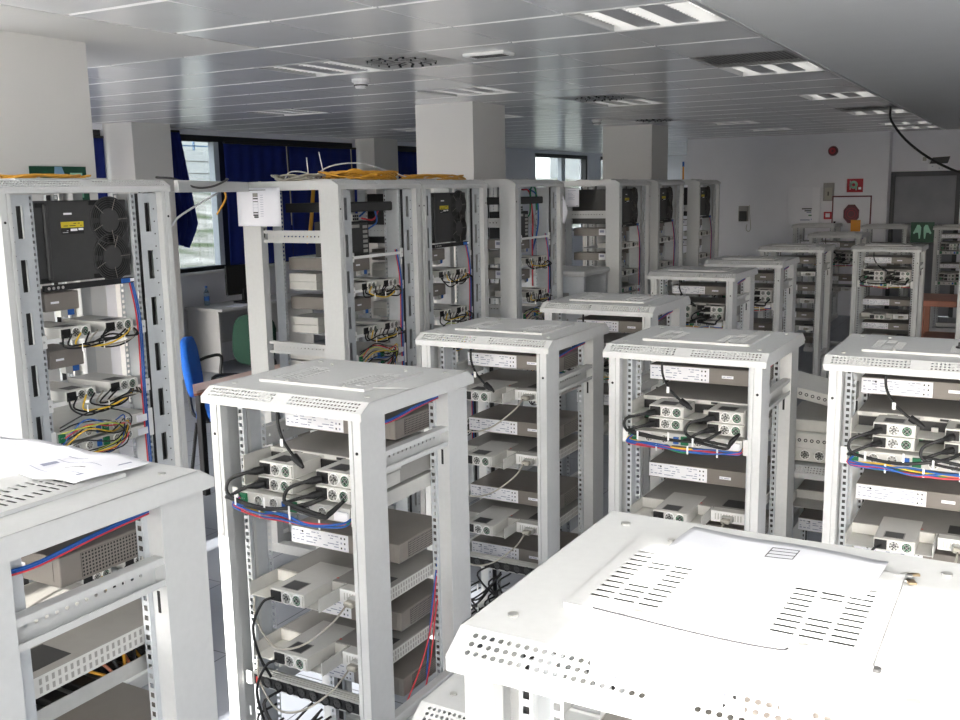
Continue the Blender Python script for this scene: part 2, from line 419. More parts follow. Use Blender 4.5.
def b_psu(depth=.25):
    def f():
        r = thing('power_supply'); w, h = .135, .0435
        mb = MB(); mb.box(-w/2,w/2,0,depth,0,h,M['pale'],.0015); mb.box(w/2-.012,w/2-.002,-.006,0,.004,h-.004,M['pale'],.001); mb.build('case', r)
        for x in (-.0005,.041): fan_mb(x,h/2,.0198,-.0005,M['dark'],M['zinc'],M['white'],M['greenp'] if x > .02 else None).build('fan', r)
        s = MB(); s.box(-w/2+.003,-.024,-.004,.001,.005,h-.005,M['black'],.001); s.build('inlet', r)
        p = MB(); p.box(-.04,.028,.018,.085,h,h+.0006,M['drawer']); p.box(-.036,.024,.022,.08,h+.0006,h+.0009,M['dark']); p.build('rating_plate', r)
        return r
    return f
def plug_mb(p, d, L=.055, m=None):
    p = Vector(p); d = Vector(d).normalized(); mb = MB()
    mb.cyl(p, p+d*L*.55, .0125, M['black'], 10, .0115); mb.cyl(p+d*L*.55, p+d*L, .011, M['black'], 10, .005)
    return mb
def b_drawer():
    """slab drawer: wide body behind, a floor tray and side cheek in front where a supply slides out, a slotted block at the other side"""
    r = thing('supply_unit'); h = .042
    mb = MB(); mb.box(-.215,.215,.13,.5,0,h,M['drawer'],.0015); mb.box(-.215,.06,.126,.131,.003,h-.003,M['pale']); mb.build('body', r)
    t = MB(); t.box(-.215,.068,0,.13,-.002,0,M['pale']); t.box(-.218,-.215,-.005,.13,-.002,h,M['pale']); t.box(.066,.069,-.01,.13,-.002,h,M['pale']); t.build('tray', r)
    v = MB(); xs = [.075,.082]+lins(.088,.196,10)+[.205]; zs = [.0,.008,.034,h]
    v.plate(xs, zs, lambda u,w: (u,.085,w), M['white'], holes=[(i,1) for i in range(2,12)], inset=(.0028,.001))
    v.box(.075,.205,.09,.13,0,h,M['pale']); v.box(.075,.205,.0852,.09,h-.002,h,M['white']); v.build('slotted_block', r)
    d = MB(); d.box(.1,.19,.15,.24,h,h+.0008,M['dark']); d.build('cover_plate', r)
    s = MB(); s.box(-.04,.02,.15,.156,h,h+.0008,M['red']); s.build('warning_strip', r)
    for sd in (-1,1):
        g = MB(); ys_ = [.10,.125]+lins(.14,.46,22)+[.48]; zz_ = [0,.005,.019,.023,.037,.042]
        g.plate(ys_, zz_, lambda u,v: (sd*.2165,u,v), M['pale'], holes=[(i,j) for i in range(2,24) for j in (1,3)], inset=(.004,.0008)); g.build('slotted_side', r)
    c = MB(); c.box(.12,.165,.06,.085,.008,.03,M['zinc'],.003); c.box(.125,.16,.035,.06,.01,.028,M['grey'],.004); c.build('connector', r)
    return r
def b_upper():
    """taller drawer body above the doubled supplies"""
    r = thing('supply_unit'); h = .095
    mb = MB(); mb.box(-.215,.215,.13,.5,0,h,M['drawer'],.0015); mb.box(-.215,.215,.125,.131,h-.014,h-.001,M['pale'])
    for k in range(5): mb.box(-.2+k*.085,-.165+k*.085,.123,.127,h-.012,h-.004,M['black'] if k%2 else M['zinc'])
    mb.build('body', r)
    bp = MB(); bp.box(-.21,.21,.122,.1255,.002,.078,M['fanblk'])
    for k in range(9): bp.box(-.2+k*.046,-.178+k*.046,.112,.122,.012+.03*(k%2),.03+.03*(k%2),(M['greenp'],M['pale'],M['lime'],M['pale'])[k%4],.001)
    bp.build('backplane', r)
    t = MB(); t.box(-.218,.218,0,.13,-.002,0,M['pale']); t.box(-.215,.215,.0,.13,.043,.045,M['pale']); t.box(-.218,-.215,0,.13,0,h,M['pale']); t.box(.215,.218,0,.13,0,h,M['pale']); t.build('tray', r)
    return r
def b_control():
    r = thing('control_unit')
    mb = MB(); mb.box(-.2155,.2155,0,.46,0,.044,M['pale'],.0015)
    for x in (-.232,.232): mb.box(x-.012,x+.012,-.004,.0,-.008,.052,M['white'],.002)
    mb.build('case', r)
    for sd in (-1,1):
        g = MB(); ys_ = [.10,.125]+lins(.14,.46,22)+[.48]; zz_ = [0,.005,.019,.023,.037,.042]
        g.plate(ys_, zz_, lambda u,v: (sd*.2172,u,v), M['pale'], holes=[(i,j) for i in range(2,24) for j in (1,3)], inset=(.004,.0008)); g.build('slotted_side', r)
    for x in (-.135,-.075,.055,.115): fan_mb(x,.022,.017,-.001,M['zinc'],M['zinc'],M['white']).build('fan', r)
    for x in (-.195,.005):
        c = MB(); c.box(x-.016,x+.012,-.008,0,.006,.038,M['greenp'],.001)
        for k in range(3): c.cyl((x-.009+k*.007,-.0085,.022),(x-.009+k*.007,-.007,.022),.002,M['zinc'],6)
        c.build('terminal_block', r)
    c = MB(); c.box(.16,.21,-.008,0,.006,.034,M['label'],.001); c.build('socket', r)
    c = MB(); c.box(-.04,-.02,-.008,0,.008,.034,M['blue'],.001); c.build('socket', r)
    return r
def b_open():
    r = thing('open_chassis'); mb = MB(); mb.box(-.2155,.2155,0,.42,0,.002,M['zinc'])
    for x in (-.2155,.2135): mb.box(x,x+.002,0,.42,.002,.034,M['zinc'])
    for y in (0,.418): mb.box(-.2135,.2135,y,y+.002,.002,.034,M['zinc'])
    mb.build('tray', r)
    for k in range(5): b = MB(); b.box(-.15,.19,.05+k*.07,.09+k*.07,.004,.022,M['black'],.002); b.build('module_bar', r)
    c = MB()
    for i in range(7): c.tube([(.05,.2+.02*i,.025),jit((.1,.22+.02*i,.05),.012),jit((.16,.24+.02*i,.045),.012),(.2,.25+.015*i,.02)],.0035,(M['orange'],M['wood'],M['black'])[i%3])
    c.build('wiring', r, smooth=True); return r
def b_pdu():
    r = thing('power_strip')
    mb = MB(); mb.box(-.22,.22,0,.045,0,.044,M['zinc'],.002); mb.box(-.21,.21,-.001,0,.006,.038,M['black'])
    for z in (.0445,): 
        for y in (.01,.02,.032): mb.box(-.22,.22,y,y+.003,z-.001,z+.0012,M['zinc'])
    mb.build('body', r)
    for k in range(8):
        x = -.155+k*.047; s = MB(); s.ring((x,-.001,.022),(0,-1,0),.014,.018,.004,M['black'],16); s.cyl((x,-.001,.022),(x,-.002,.022),.014,M['dark'],16)
        for q in (-.005,.005): s.cyl((x+q,-.002,.022),(x+q,-.003,.022),.002,M['black'],6)
        s.build('socket', r)
    s = MB(); s.box(-.2,-.183,-.006,0,.01,.034,M['red'],.002); s.build('switch', r)
    for x in (-.232,.232):
        e = MB(); e.box(x-.012,x+.012,-.002,0,0,.044,M['white'],.002); e.build('ear', r)
    return r
def b_fanunit():
    """large dark panel with two round grilles, a yellow notice and a grey one"""
    r = thing('cooling_unit'); w, h = .424, .30
    mb = MB(); mb.box(-w/2,w/2,0,.46,0,h,M['dark'],.004); mb.box(-w/2+.035,-w/2+.055,-.012,.0,.012,h-.012,M['dark'],.004)
    for x,z in ((-.185,.285),(.05,.29),(.05,.012),(-.185,.012)): mb.box(x-.02,x+.02,-.003,.0,z-.008,z+.008,M['black'])
    mb.build('panel', r)
    for z in (.222,.078):
        f = MB(); x = .122; R = .088
        for k in range(2):
            a0 = k*PI+.15; n = 14
            for i in range(n):
                a = a0+(PI-.3)*i/n; b = a0+(PI-.3)*(i+1)/n
                f.add([(x+R*.55*math.cos(a),-.0015,z+R*.55*math.sin(a)),(x+R*math.cos(a),-.0015,z+R*math.sin(a)),(x+R*math.cos(b),-.0015,z+R*math.sin(b)),(x+R*.55*math.cos(b),-.0015,z+R*.55*math.sin(b))], [(0,1,2,3)], M['black'])
        for rr in (.62,.72,.82,.92): f.ring((x,-.002,z),(0,-1,0),R*rr-.001,R*rr+.001,.002,M['dark'],28)
        f.ring((x,-.001,z),(0,-1,0),R*.98,R*1.04,.004,M['dark'],28); f.cyl((x,0,z),(x,-.004,z),R*.5,M['dark'],24)
        for a in (.05,1.2,2.4,3.6,4.9): f.cyl((x+R*.45*math.cos(a),-.004,z+R*.45*math.sin(a)),(x+R*math.cos(a),-.004,z+R*math.sin(a)),.0013,M['taupe'],6)
        f.build('fan_grille', r)
    l = MB(); l.box(-.10,.0,-.0015,0,.2,.222,M['yl']); print_lines(l,-.09,-.01,.203,.22,-.0015,2,M['inkd'],5,.5); l.build('yellow_notice', r)['label'] = 'yellow warning notice'
    l = MB(); l.box(-.10,.0,-.0015,0,.176,.199,M['fanblk']); l.box(-.06,-.03,-.002,0,.187,.196,M['label']); l.box(-.025,-.003,-.002,0,.189,.197,M['label']); print_lines(l,-.095,-.07,.18,.192,-.0015,2,M['label'],6,.3)
    l.box(-.085,-.05,-.002,0,.248,.255,M['label']); l.build('rating_label', r)
    c = MB(); c.box(-.205,.205,-.02,0,-.028,-.006,M['fanblk'],.002)
    for k in range(4): c.cyl((-.19+k*.02,-.021,-.017),(-.19+k*.02,-.02,-.017),.006,M['zinc'],8)
    c.box(.14,.18,-.026,-.02,-.025,-.008,M['blue']); c.box(.18,.2,-.026,-.02,-.022,-.01,M['label']); c.build('terminal_rail', r)
    return r
def b_box():
    r = thing('rectifier_module'); mb = MB(); mb.box(-.095,.055,0,.44,0,.068,M['taupe'],.002); mb.build('case', r)
    l = MB(); l.box(-.07,-.035,-.0012,0,.028,.036,M['label']); l.build('name_strip', r)
    s = MB(); s.box(-.0962,-.095,.0,.0,.0,.0,M['label']); s = MB(); s.add([(-.0955,.02,.006),(-.0955,.2,.006),(-.0955,.2,.062),(-.0955,.02,.062)], [(3,2,1,0)], M['label'])
    s.box(-.0962,-.0955,.03,.08,.04,.05,M['ink']); s.box(-.0962,-.0955,.03,.12,.02,.03,M['ink']); s.box(-.0962,-.0955,.15,.19,.03,.05,M['ink']); s.build('rating_label', r)
    c = MB(); c.box(-.03,0,-.0,.03,-.025,0,M['zinc']); c.box(0,.035,.005,.03,-.022,0,M['blue'],.001); c.build('connector', r)
    return r
def b_block():
    r = thing('rectifier_block'); mb = MB()
    for z in (0,.045): mb.box(-.085,.085,0,.19,z,z+.044,M['pale'],.002)
    mb.build('case', r); p = MB()
    for i in range(5): p.tube([(.086,.02+.03*i,.01),(.11,.03+.03*i,.03+.01*i),(.1,.05+.02*i,.07),(.086,.06+.025*i,.04)],.003,(M['yellow'],M['black'],M['lime'],M['black'],M['grey'])[i])
    p.build('wiring', r, smooth=True); return r
def b_tray():
    r = thing('blanking_tray'); mb = MB(); mb.box(-.2,.215,0,.42,0,.05,M['fanblk'],.002); mb.build('case', r)
    mb = MB(); mb.box(-.2,.215,-.003,.0,.004,.046,M['dark'],.001); mb.build('front_plate', r); return r
def b_shelf(): 
    r = thing('rack_shelf'); mb = MB(); mb.box(-.22,.22,0,.42,0,.002,M['rackin']); mb.box(-.22,.22,-.002,0,-.004,.012,M['white'])
    mb.build('plate', r)
    for x in (-.232,.232):
        e = MB(); e.box(x-.014,x+.014,-.006,-.0005,-.02,.03,M['white'],.002); e.cyl((x,-.008,.005),(x,-.004,.005),.004,M['zinc'],8); e.build('bracket', r)
    return r
def b_router():
    r = thing('network_unit'); mb = MB(); mb.box(-.16,.06,0,.2,0,.19,M['fanblk'],.003); mb.build('case', r)
    f = MB(); f.box(-.15,.05,-.003,0,.01,.18,M['dark'],.002)
    for k in range(6): f.box(.0,.04,-.005,-.003,.02+k*.026,.036+k*.026,M['zinc'])
    f.box(-.14,-.03,-.004,-.003,.155,.172,M['zinc']); f.build('front_panel', r)
    p = MB(); p.box(-.09,-.03,-.002,.03,.19,.23,M['zinc'],.002)
    for i in range(2):
        for j in range(3): p.box(-.085+j*.018,-.072+j*.018,-.004,-.002,.195+i*.017,.207+i*.017,M['black'])
    p.build('port_block', r)
    return r
ORD = ['topmost','second','third','fourth','fifth','sixth','seventh','eighth','ninth']
CNT = {}
def nth(key, kind):
    CNT[key,kind] = CNT.get((key,kind),0)+1; return CNT[key,kind]-1
def put(key, proto, builder, noun, cat, group, p, phrase, lab=None):
    k = nth(key, proto)
    lab = lab or f"{ORD[k]} {noun}{' from the top' if k else ''} in the {phrase}"
    return inst(proto, builder, lab, cat, group+' in the '+phrase, W2(key,p), RK[key][2])
def cable(name, key, pts, r, m, label, cat='cable', group=None, plug=None, tags=(), n=6):
    P = [W2(key,p) if key else p for p in pts]
    root = thing(name, label, cat, group, P[0])
    o = Vector(P[0]); mb = MB(); mb.tube([Vector(p)-o for p in P], r, m, n); mb.build('cord', root, smooth=True)
    if plug:
        q = Vector(P[-1])-o; d = (Vector(P[-1])-Vector(P[-2])).normalized(); plug_mb(q, d).build('plug', root)
    for t in tags:
        q = Vector(P[t])-o; b = MB(); b.box(q.x-.006,q.x+.006,q.y-.008,q.y-.006,q.z-.02,q.z+.005,M['white'],.001); b.build('tag', root)
    return root
def bundle(name, key, paths, cols, r, label, cat='cable bundle', group=None, tags=()):
    o = Vector(W2(key,paths[0][0])) if key else Vector(paths[0][0])
    root = thing(name, label, cat, group, tuple(o))
    for p, c in zip(paths, cols):
        mb = MB(); mb.tube([Vector(W2(key,q) if key else q)-o for q in p], r, c, 6); w = mb.build('wire', root, smooth=True)
    for q in tags:
        c = Vector(W2(key,q) if key else q)-o; b = MB(); b.box(c.x-.0035,c.x+.0035,c.y-.004,c.y-.002,c.z-.024,c.z+.008,M['white'],.001); b.build('cable_tag', root)
    return root
def harness(key, z, phrase, n=7, x0=-.205, x1=.215, ydn=.008):
    cols = [M['yellow'],M['green'],M['redc'],M['blue'],M['redc'],M['blue'],M['blue'],M['blue']]
    paths = []
    for i in range(n):
        zz = z-.004*(i%3); yy = ydn-.0035*(i//2)
        paths.append([(x0+.01,.03,z+.02),jit((x0,yy+.01,zz),.005),jit((x0+.11,yy,zz-.004),.009),jit((0,yy,zz-.008),.011),jit((.11,yy,zz-.006),.009),jit((x1-.005,yy+.012,zz),.003),(x1,.06,zz+.004)])
    k = nth(key,'harness')
    return bundle('wiring_harness', key, paths, cols, .0032, f"{ORD[k]} multicoloured wire loom across the {phrase}", 'cable bundle', 'wire looms across the '+phrase, tags=[(-.09,ydn-.006,z),( .03,ydn-.008,z),(.14,ydn-.006,z)])
def blackmess(key, z, phrase, n=6, y=.035, spread=.2, zr=.05, sag=.05):
    paths = []
    for i in range(n):
        x = random.uniform(-spread, spread*.5); L = random.uniform(.12,.3); zz = z+random.uniform(-zr,zr)
        paths.append([(x,y+.03,zz),(x-.03,y-.03,zz-sag*.3),(x+L*.3,y-.045,zz-sag),(x+L*.7,y-.04,zz-sag*.7+random.uniform(-.02,.02)),(min(.21,x+L),y+.02,zz+random.uniform(-.02,.03))])
    k = nth(key,'mess')
    return bundle('power_lead_tangle', key, paths, [M['black']]*n, .0042, f"{ORD[k]} tangle of black power leads in the {phrase}", 'cable bundle', 'black lead tangles in the '+phrase, tags=[(-.16,y-.05,z),(-.02,y-.05,z-.02)])

def short_gear(key, phrase, lay, detail=2):
    for what, z in lay:
        if what == 'C': put(key,'chassis',b_chassis,'taupe labelled chassis','power chassis','taupe chassis',(0,.285,z),phrase)
        elif what == 'S':
            put(key,'drawer',b_drawer,'slotted grey supply unit','supply unit','supply units',(0,.075,z),phrase)
            put(key,'psu',b_psu(),'silver fan supply','power supply','silver fan supplies',(-.055,.062,z+.0008),phrase)
            if detail > 1:
                k = nth(key,'lead')
                cable('power_lead', key, [(-.098,.05,z+.022),(-.12,.02,z+.01),(-.15,.005,z-.07),(-.14,.015,z-.17),(-.11,.03,z-.24)], .0045, M['black'], f"{ORD[k]} black lead dropping from a drawer of the {phrase}", 'power lead', 'leads in the '+phrase)
                cable('grey_lead', key, [(.142,.1,z+.018),(.13,.03,z-.02),(.04,-.0,z-.09),(-.06,-.005,z-.11),(-.15,.02,z-.05),(-.19,.06,z+.0)], .0035, M['grey'], f"{ORD[k]} pale grey lead looping below a drawer of the {phrase}", 'signal lead', 'grey leads in the '+phrase)
        elif what == 'D':
            dset = nth(key,'dset')
            put(key,'upper',b_upper,'tall grey supply unit','supply unit','supply units',(0,.075,z),phrase)
            for zz in (z+.0008, z+.0458):
                for x in (-.075,.15): put(key,'psu',b_psu(),'','power supply','silver fan supplies',(x,.058 if zz < z+.02 else .066,zz),phrase,f"{'lower' if zz < z+.02 else 'upper'} {'silver fan supply' if dset == 0 else 'fan supply, bottom set,'} under the {'white label' if x < 0 else 'taupe half'} in the {phrase}")
            put(key,'control',b_control,'pale control unit','control unit','control units',(0,.05,z-.055),phrase)
            if detail > 0:
                harness(key, z-.045, phrase, 7 if detail > 1 else 4); pp = []
                for xi, zi in ((-.118,z+.022),(-.118,z+.067),(.107,z+.022),(.107,z+.067)):
                    dx = random.uniform(-.012,.012); dz = random.uniform(-.008,.008)
                    pp.append([(xi,.052,zi),(xi-.03,.012,zi-.004),(max(-.21,xi-.085)+dx,-.004,zi-.03+dz),(max(-.2,xi-.07),-.02+dx*.5,z-.004+dz),(xi+.07,-.03,z-.018+dz),(min(.19,xi+.2),-.016,z-.006-dz),(min(.21,xi+.26),.03,z+.02)])
                k = nth(key,'leads'); o = bundle('power_leads', key, pp, [M['black']]*4, .0055, f"black power leads plugged into fan supplies, {phrase}", 'cable bundle', None, tags=[(-.15,-.035,z+.0),(-.03,-.04,z+.01),(.06,-.035,z-.005)])
                for xi, zi in ((-.118,z+.021),(-.118,z+.066),(.107,z+.021),(.107,z+.066)):
                    q = Vector(W2(key,(xi,.056,zi)))-o.location; e = Vector(W2(key,(xi-.03,.012,zi-.004)))-o.location; plug_mb(q, e-q, .05).build('plug', o)
        elif what == 'P': put(key,'pdu',b_pdu,'black socket power strip','power strip','power strips',(0,.06,z),phrase); blackmess(key, z-.03, phrase, 8, zr=.06, sag=.1); blackmess(key, z-.13, phrase, 8, zr=.06, sag=.08)
        elif what == 'K': put(key,'open',b_open,'open metal chassis with black bars','open chassis','open chassis',(0,.14,z),phrase)
        elif what == 'V':    # single drawer without a loose supply in front
            put(key,'drawer',b_drawer,'slotted grey supply unit','supply unit','supply units',(0,.075,z),phrase)
    if detail > 0:
        top = max(z for w,z in lay if w == 'C')
        cable('power_lead', key, [(-.12,.14,1.372),(-.115,.13,1.30),(-.085,.115,1.25),(-.045,.105,1.215),(-.03,.1,1.207)], .005, M['black'], f"black plugged lead hanging from the roof of the {phrase}", 'power lead', None, True, (2,))
    if detail > 0:
        paths = [[(.25,.15,1.322+.0042*i),(.254,.22,1.321+.0042*i),(.252,.36,1.334+.0042*i),(.25,.5,1.342+.0042*i)] for i in range(3)]
        bundle('cable_pair', key, paths, [M['redc'],M['blue'],M['blue']], .0024, f"red and blue cables along the side of the {phrase}", 'cable bundle')

R90 = PI/2
SG = 'short open equipment racks'; TG = 'tall open equipment racks'
LA = [('C',1.243),('D',1.10),('C',.841),('S',.735),('C',.612),('S',.525),('C',.387),('P',.43)]
LB = [('C',1.243),('D',1.10),('C',.841),('S',.735),('C',.612),('S',.525),('C',.387)]
rack('bl','s',-1.848,.91,-.003,'short open rack with curled prints on its roof',SG)
rack('big','s',-.344,1.042,-.006,'short open rack with keys and a plastic sleeve on its roof',SG)
rack('low','l',-.83,1.675,.0,'low open rack tucked behind the rack with keys on top',None)
rack('r1','s',-1.912,2.172,-.010,'short open rack with a white string trailing on its roof, first in the long line',SG)
rack('r2','s',-1.926,3.412,.0,'short open rack directly behind the one with the white string',SG)
rack('r3','s',-1.098,3.432,-.006,'short open rack in the middle of three abreast, beside tagged fan supplies',SG)
rack('rr','s',-.308,3.482,-.004,'short open rack at the end of three abreast, cut by the picture edge',SG)
rack('r4','s',-1.925,4.60,.01,'third short open rack along the long line',SG)
rack('r5','s',-2.045,6.56,0,'fourth short open rack along the long line',SG)
rack('r6','s',-1.995,7.74,0,'fifth short open rack along the long line',SG)
rack('r7','s',-2.03,9.60,0,'sixth short open rack along the long line',SG)
rack('r8','s',-2.09,12.25,0,'seventh short open rack, behind the long line and before the octagon cabinet',SG)
rack('r9','s',-2.87,15.05,0,'short open rack against the back wall under the document panel',SG)
rack('rB','s',-1.215,9.82,0,'lone short open rack standing in front of the grey door',SG)
rack('r10','s',-1.86,14.75,0,'short open rack against the back wall beside the orange sign',SG)
rack('r11','s',-.92,14.55,0,'short open rack against the back wall beside the green figure sign',SG)
rack('r12','s',-.335,10.3,0,'short open rack beside the red-brown table, only its post showing',SG)
rack('lowb','m',-.66,4.25,0,'low open rack carrying a stack of grey cases',None)
T0 = -3.1
tall = [('L1',2.565,'tall open rack under the green sign, first of the row'),('L2',4.46,'tall open rack with the printed sheet taped to its side'),('L3',5.25,'tall open rack joined behind the one with the taped sheet'),
        ('L4',6.42,'fourth tall open rack of the row, with coloured wires hanging inside'),('L5',8.34,'tall open rack with drooping sheets taped to its side'),('L6',9.32,'sixth tall open rack of the row'),('L7',10.6,'last tall open rack of the row, by the back wall')]
for k,yc,lab in tall: rack(k,'t',T0,yc,R90,lab,TG)
PH = dict(bl='rack with prints on top', big='rack with keys on top', r1='rack with white string on top', r2='second rack of the long line', r3='middle rack of three abreast', rr='end rack of three abreast',
 r4='third rack of the long line', r5='fourth rack of the long line', r6='fifth rack of the long line', r7='sixth rack of the long line', r8='seventh rack of the long line', rB='lone rack before the grey door',
 r9='rack under the document panel', r10='rack beside the orange sign', r11='rack beside the figure sign', r12='rack beside the red-brown table', low='low rack behind the keys rack', lowb='low rack under the grey cases',
 L1='first tall rack', L2='second tall rack', L3='third tall rack', L4='fourth tall rack', L5='fifth tall rack', L6='sixth tall rack', L7='last tall rack')
short_gear('r1', PH['r1'], LA)
short_gear('r3', PH['r3'], LB)
short_gear('rr', PH['rr'], LB)
L2_ = [('C',1.243),('S',1.14),('C',.952),('S',.865),('C',.644),('S',.565),('C',.378),('P',.42)]
short_gear('r2', PH['r2'], L2_)
short_gear('bl', PH['bl'], [('C',1.243),('V',1.045),('K',.985),('C',.80),('C',.6)], 1)
short_gear('big', PH['big'], [('C',1.243),('V',1.12),('C',.84)], 0)
short_gear('r4', PH['r4'], [('C',1.243),('D',1.10),('C',.841),('S',.735)], 1)
short_gear('r5', PH['r5'], LB, 1)
short_gear('r6', PH['r6'], LB, 1)
short_gear('r7', PH['r7'], [('C',1.243),('S',1.135),('C',.98),('S',.875),('C',.715),('S',.61),('C',.47)], 1)
short_gear('r8', PH['r8'], [('C',1.243),('D',1.10),('C',.841),('S',.735)], 1)
short_gear('rB', PH['rB'], LB, 1)
short_gear('r12', PH['r12'], [('C',1.243),('V',1.12),('C',.84)], 0)
short_gear('r11', PH['r11'], [('C',1.243),('D',1.10),('C',.841),('D',.69)], 0)
for k in ('r9','r10'): short_gear(k, PH[k], [('C',1.1),('V',1.0),('C',.84),('V',.72)], 0)
short_gear('lowb', PH['lowb'], [('V',.6),('C',.42)], 0)

def tall_gear(key, phrase, fan, det):
    if fan: put(key,'cooling',b_fanunit,'dark cooling unit with two round grilles','cooling unit','dark cooling units',(0,.065,1.69),phrase)
    if not fan:
        put(key,'tray',b_tray,'black blanking tray','tray','blanking trays',(0,.09,1.898),phrase); put(key,'shelf2',b_shelf,'empty white-lipped shelf under the network unit','shelf','rack shelves',(0,.048,1.656),phrase)
        put(key,'router',b_router,'dark network unit','network unit','network units',(-.06,.10,1.6585),phrase)
    for si, (zc, zs) in enumerate(((1.585,1.475),(1.37,1.235),(.80,.72),(.58,.5))):
        put(key,'module',b_box,'taupe rectifier module','rectifier module','taupe modules',(-.1,.07,zc),phrase)
        put(key,'shelf',b_shelf,'white-lipped shelf','shelf','rack shelves',(0,.05,zs),phrase)
        for x in (-.09,.115): put(key,'psu_long',b_psu(.25),'','power supply','pale fan supplies',(x,.048,zs+.0025),phrase,f"pale fan supply on shelf {['one','two','three','four'][si]} {'under the taupe module' if x < 0 else 'by the riser cables'} in the {phrase}")
        if det:
            put(key,'rear_block',b_block,'pale rear rectifier block','rectifier block','rear blocks',(-.115,.32,zs+.0025),phrase)
            pp = []
            for i in range(7):
                zz = zs-.005-.01*random.random(); pp.append([(-.15+.04*i,.045,zs+.02),jit((-.17+.03*i,.02,zz-.01),.012),jit((-.06+.03*i,.005,zz-.04*random.random()),.015),jit((.08+.015*i,.01,zz+.0),.01),(.2,.085,zz+.025)])
            k = nth(key,'swag'); bundle('lead_swag', key, pp, [M['black'],M['black'],M['yellow'],M['black'],M['grey'],M['black'],M['black']], .0036, f"{ORD[k]} swag of leads under a shelf in the {phrase}", 'cable bundle', 'lead swags in the '+phrase, tags=[(-.1,.0,zs-.02),(.0,.0,zs-.02),(.1,.0,zs-.015)])
    put(key,'control',b_control,'pale control unit','control unit','control units',(0,.044,1.09),phrase)
    put(key,'control',b_control,'pale control unit','control unit','control units',(0,.044,1.035),phrase)
    if det:
        k = nth(key,'loop'); pp = []
        cs = [M['black'],M['black'],M['lime'],M['grey'],M['redc'],M['black'],M['blue'],M['yellow'],M['black'],M['black']]
        for i in range(10):
            e = random.uniform(.6,1.15); q = random.uniform(-.03,.03); pp.append([(-.2,.045,1.15-.012*i),jit((-.12,.01,1.18-.008*i+q),.015),jit((.0*e,.0,1.17-.010*i+q),.015),jit((.085*e,.0,1.12+q),.012),jit((.03*e,.01,1.06-.004*i),.015),(-.18,.045,1.03+q*.5)])
        bundle('wire_loops', key, pp, cs, .0027, f"loops of coloured wire around the control units in the {phrase}", 'cable bundle')
    pp = [[(.19+.008*i,.06,1.68),(.2+.009*i,.04,1.5),(.196+.009*i,.04,1.2),(.2+.009*i,.04,.8),(.198+.009*i,.04,.3)] for i in range(3)]
    bundle('cable_riser', key, pp, [M['redc'],M['blue'],M['blue']], .0032, f"red and blue riser cables down the {phrase}", 'cable bundle', 'red and blue risers', tags=[(.21,.03,1.62)])
tall_gear('L1',PH['L1'],True,True); tall_gear('L2',PH['L2'],False,True); tall_gear('L3',PH['L3'],True,True); tall_gear('L4',PH['L4'],False,True)
for k in ('L5','L6','L7'): tall_gear(k,PH[k],True,False)

# ------------------------------------------------------------------ the room
def glass_mat():
    m = bpy.data.materials.new('window_glass'); m.use_nodes = True; nt = m.node_tree
    for n in list(nt.nodes): nt.nodes.remove(n)
    o = nt.nodes.new('ShaderNodeOutputMaterial'); mx = nt.nodes.new('ShaderNodeMixShader'); t = nt.nodes.new('ShaderNodeBsdfTransparent'); g = nt.nodes.new('ShaderNodeBsdfGlossy')
    g.inputs['Roughness'].default_value = .02; mx.inputs[0].default_value = .06
    t.inputs['Color'].default_value = (.50,.53,.55,1)
    nt.links.new(t.outputs[0], mx.inputs[1]); nt.links.new(g.outputs[0], mx.inputs[2]); nt.links.new(mx.outputs[0], o.inputs[0]); return m
M['glass'] = glass_mat()
CZ = 2.75; XL = -8.55; YF = -.6; XR = 4.1
mb = MB(); mb.box(XL-.2,XR+.2,YF-.2,24,-.12,0,M['floor']); struct(mb,'floor')
# tiled metal ceiling: every tile has turned-up edges and sits a hair out of true
TX = [-1.295-.575*i for i in range(14)]; TY = [3.5+.6*(k-7) for k in range(42)]
LUM = {(0,8),(0,12),(0,16),(0,20),(0,24),(0,26),(4,9),(4,12),(3,15),(8,13),(3,21),(6,16),(3,24),(9,18)}
DIF = {(3,9),(3,14),(4,19)}; GRI = {(0,11),(0,19)}
R = random.Random(3)
mb = MB()
mb.add([(TX[-1],TY[0],CZ+.03),(TX[0],TY[0],CZ+.03),(TX[0],TY[-1],CZ+.03),(TX[-1],TY[-1],CZ+.03)], [(3,2,1,0)], M['tiledk'])
for i in range(13):
    for k in range(41):
        x1, x0, y0, y1 = TX[i], TX[i+1], TY[k], TY[k+1]
        if (i,k) in LUM or (i,k) in DIF or (i,k) in GRI: continue
        if x1 < -3.5 and y1 < 4.2: continue
        g = .0026; c = .03; gy = .0008
        dz = [R.uniform(-.0012,.0012) for _ in range(4)]
        o = [(x0+g,y0+gy),(x1-g,y0+gy),(x1-g,y1-gy),(x0+g,y1-gy)]; n = [(x0+g+.002,y0+gy+c),(x1-g-.002,y0+gy+c),(x1-g-.002,y1-gy-.003),(x0+g+.002,y1-gy-.003)]
        vs = [(a,b,CZ+.028) for a,b in o]+[(a,b,CZ+d) for (a,b),d in zip(n,dz)]
        mb.add(vs, [(7,6,5,4),(1,5,6,2),(2,6,7,3),(3,7,4,0)], M['tile']); mb.add(vs, [(0,4,5,1)], M['white'])
struct(mb,'ceiling')
mb = MB(); mb.box(TX[0]+.012,XR,YF,16.3,CZ-.002,CZ+.2,M['soffit']); struct(mb,'ceiling_plain')
mb = MB(); mb.box(XL,-3.595,YF,4.1,CZ-.002,CZ+.2,M['col']); struct(mb,'ceiling_perimeter')
mb = MB(); mb.box(XL-.2,XR+.2,YF-.2,24.2,CZ+.21,CZ+.4,M['soffit']); struct(mb,'ceiling_slab')
mb = MB(); mb.box(TX[0]-.002,TX[0]+.022,YF,16,CZ-.008,CZ+.02,M['rack']); struct(mb,'trim_1')
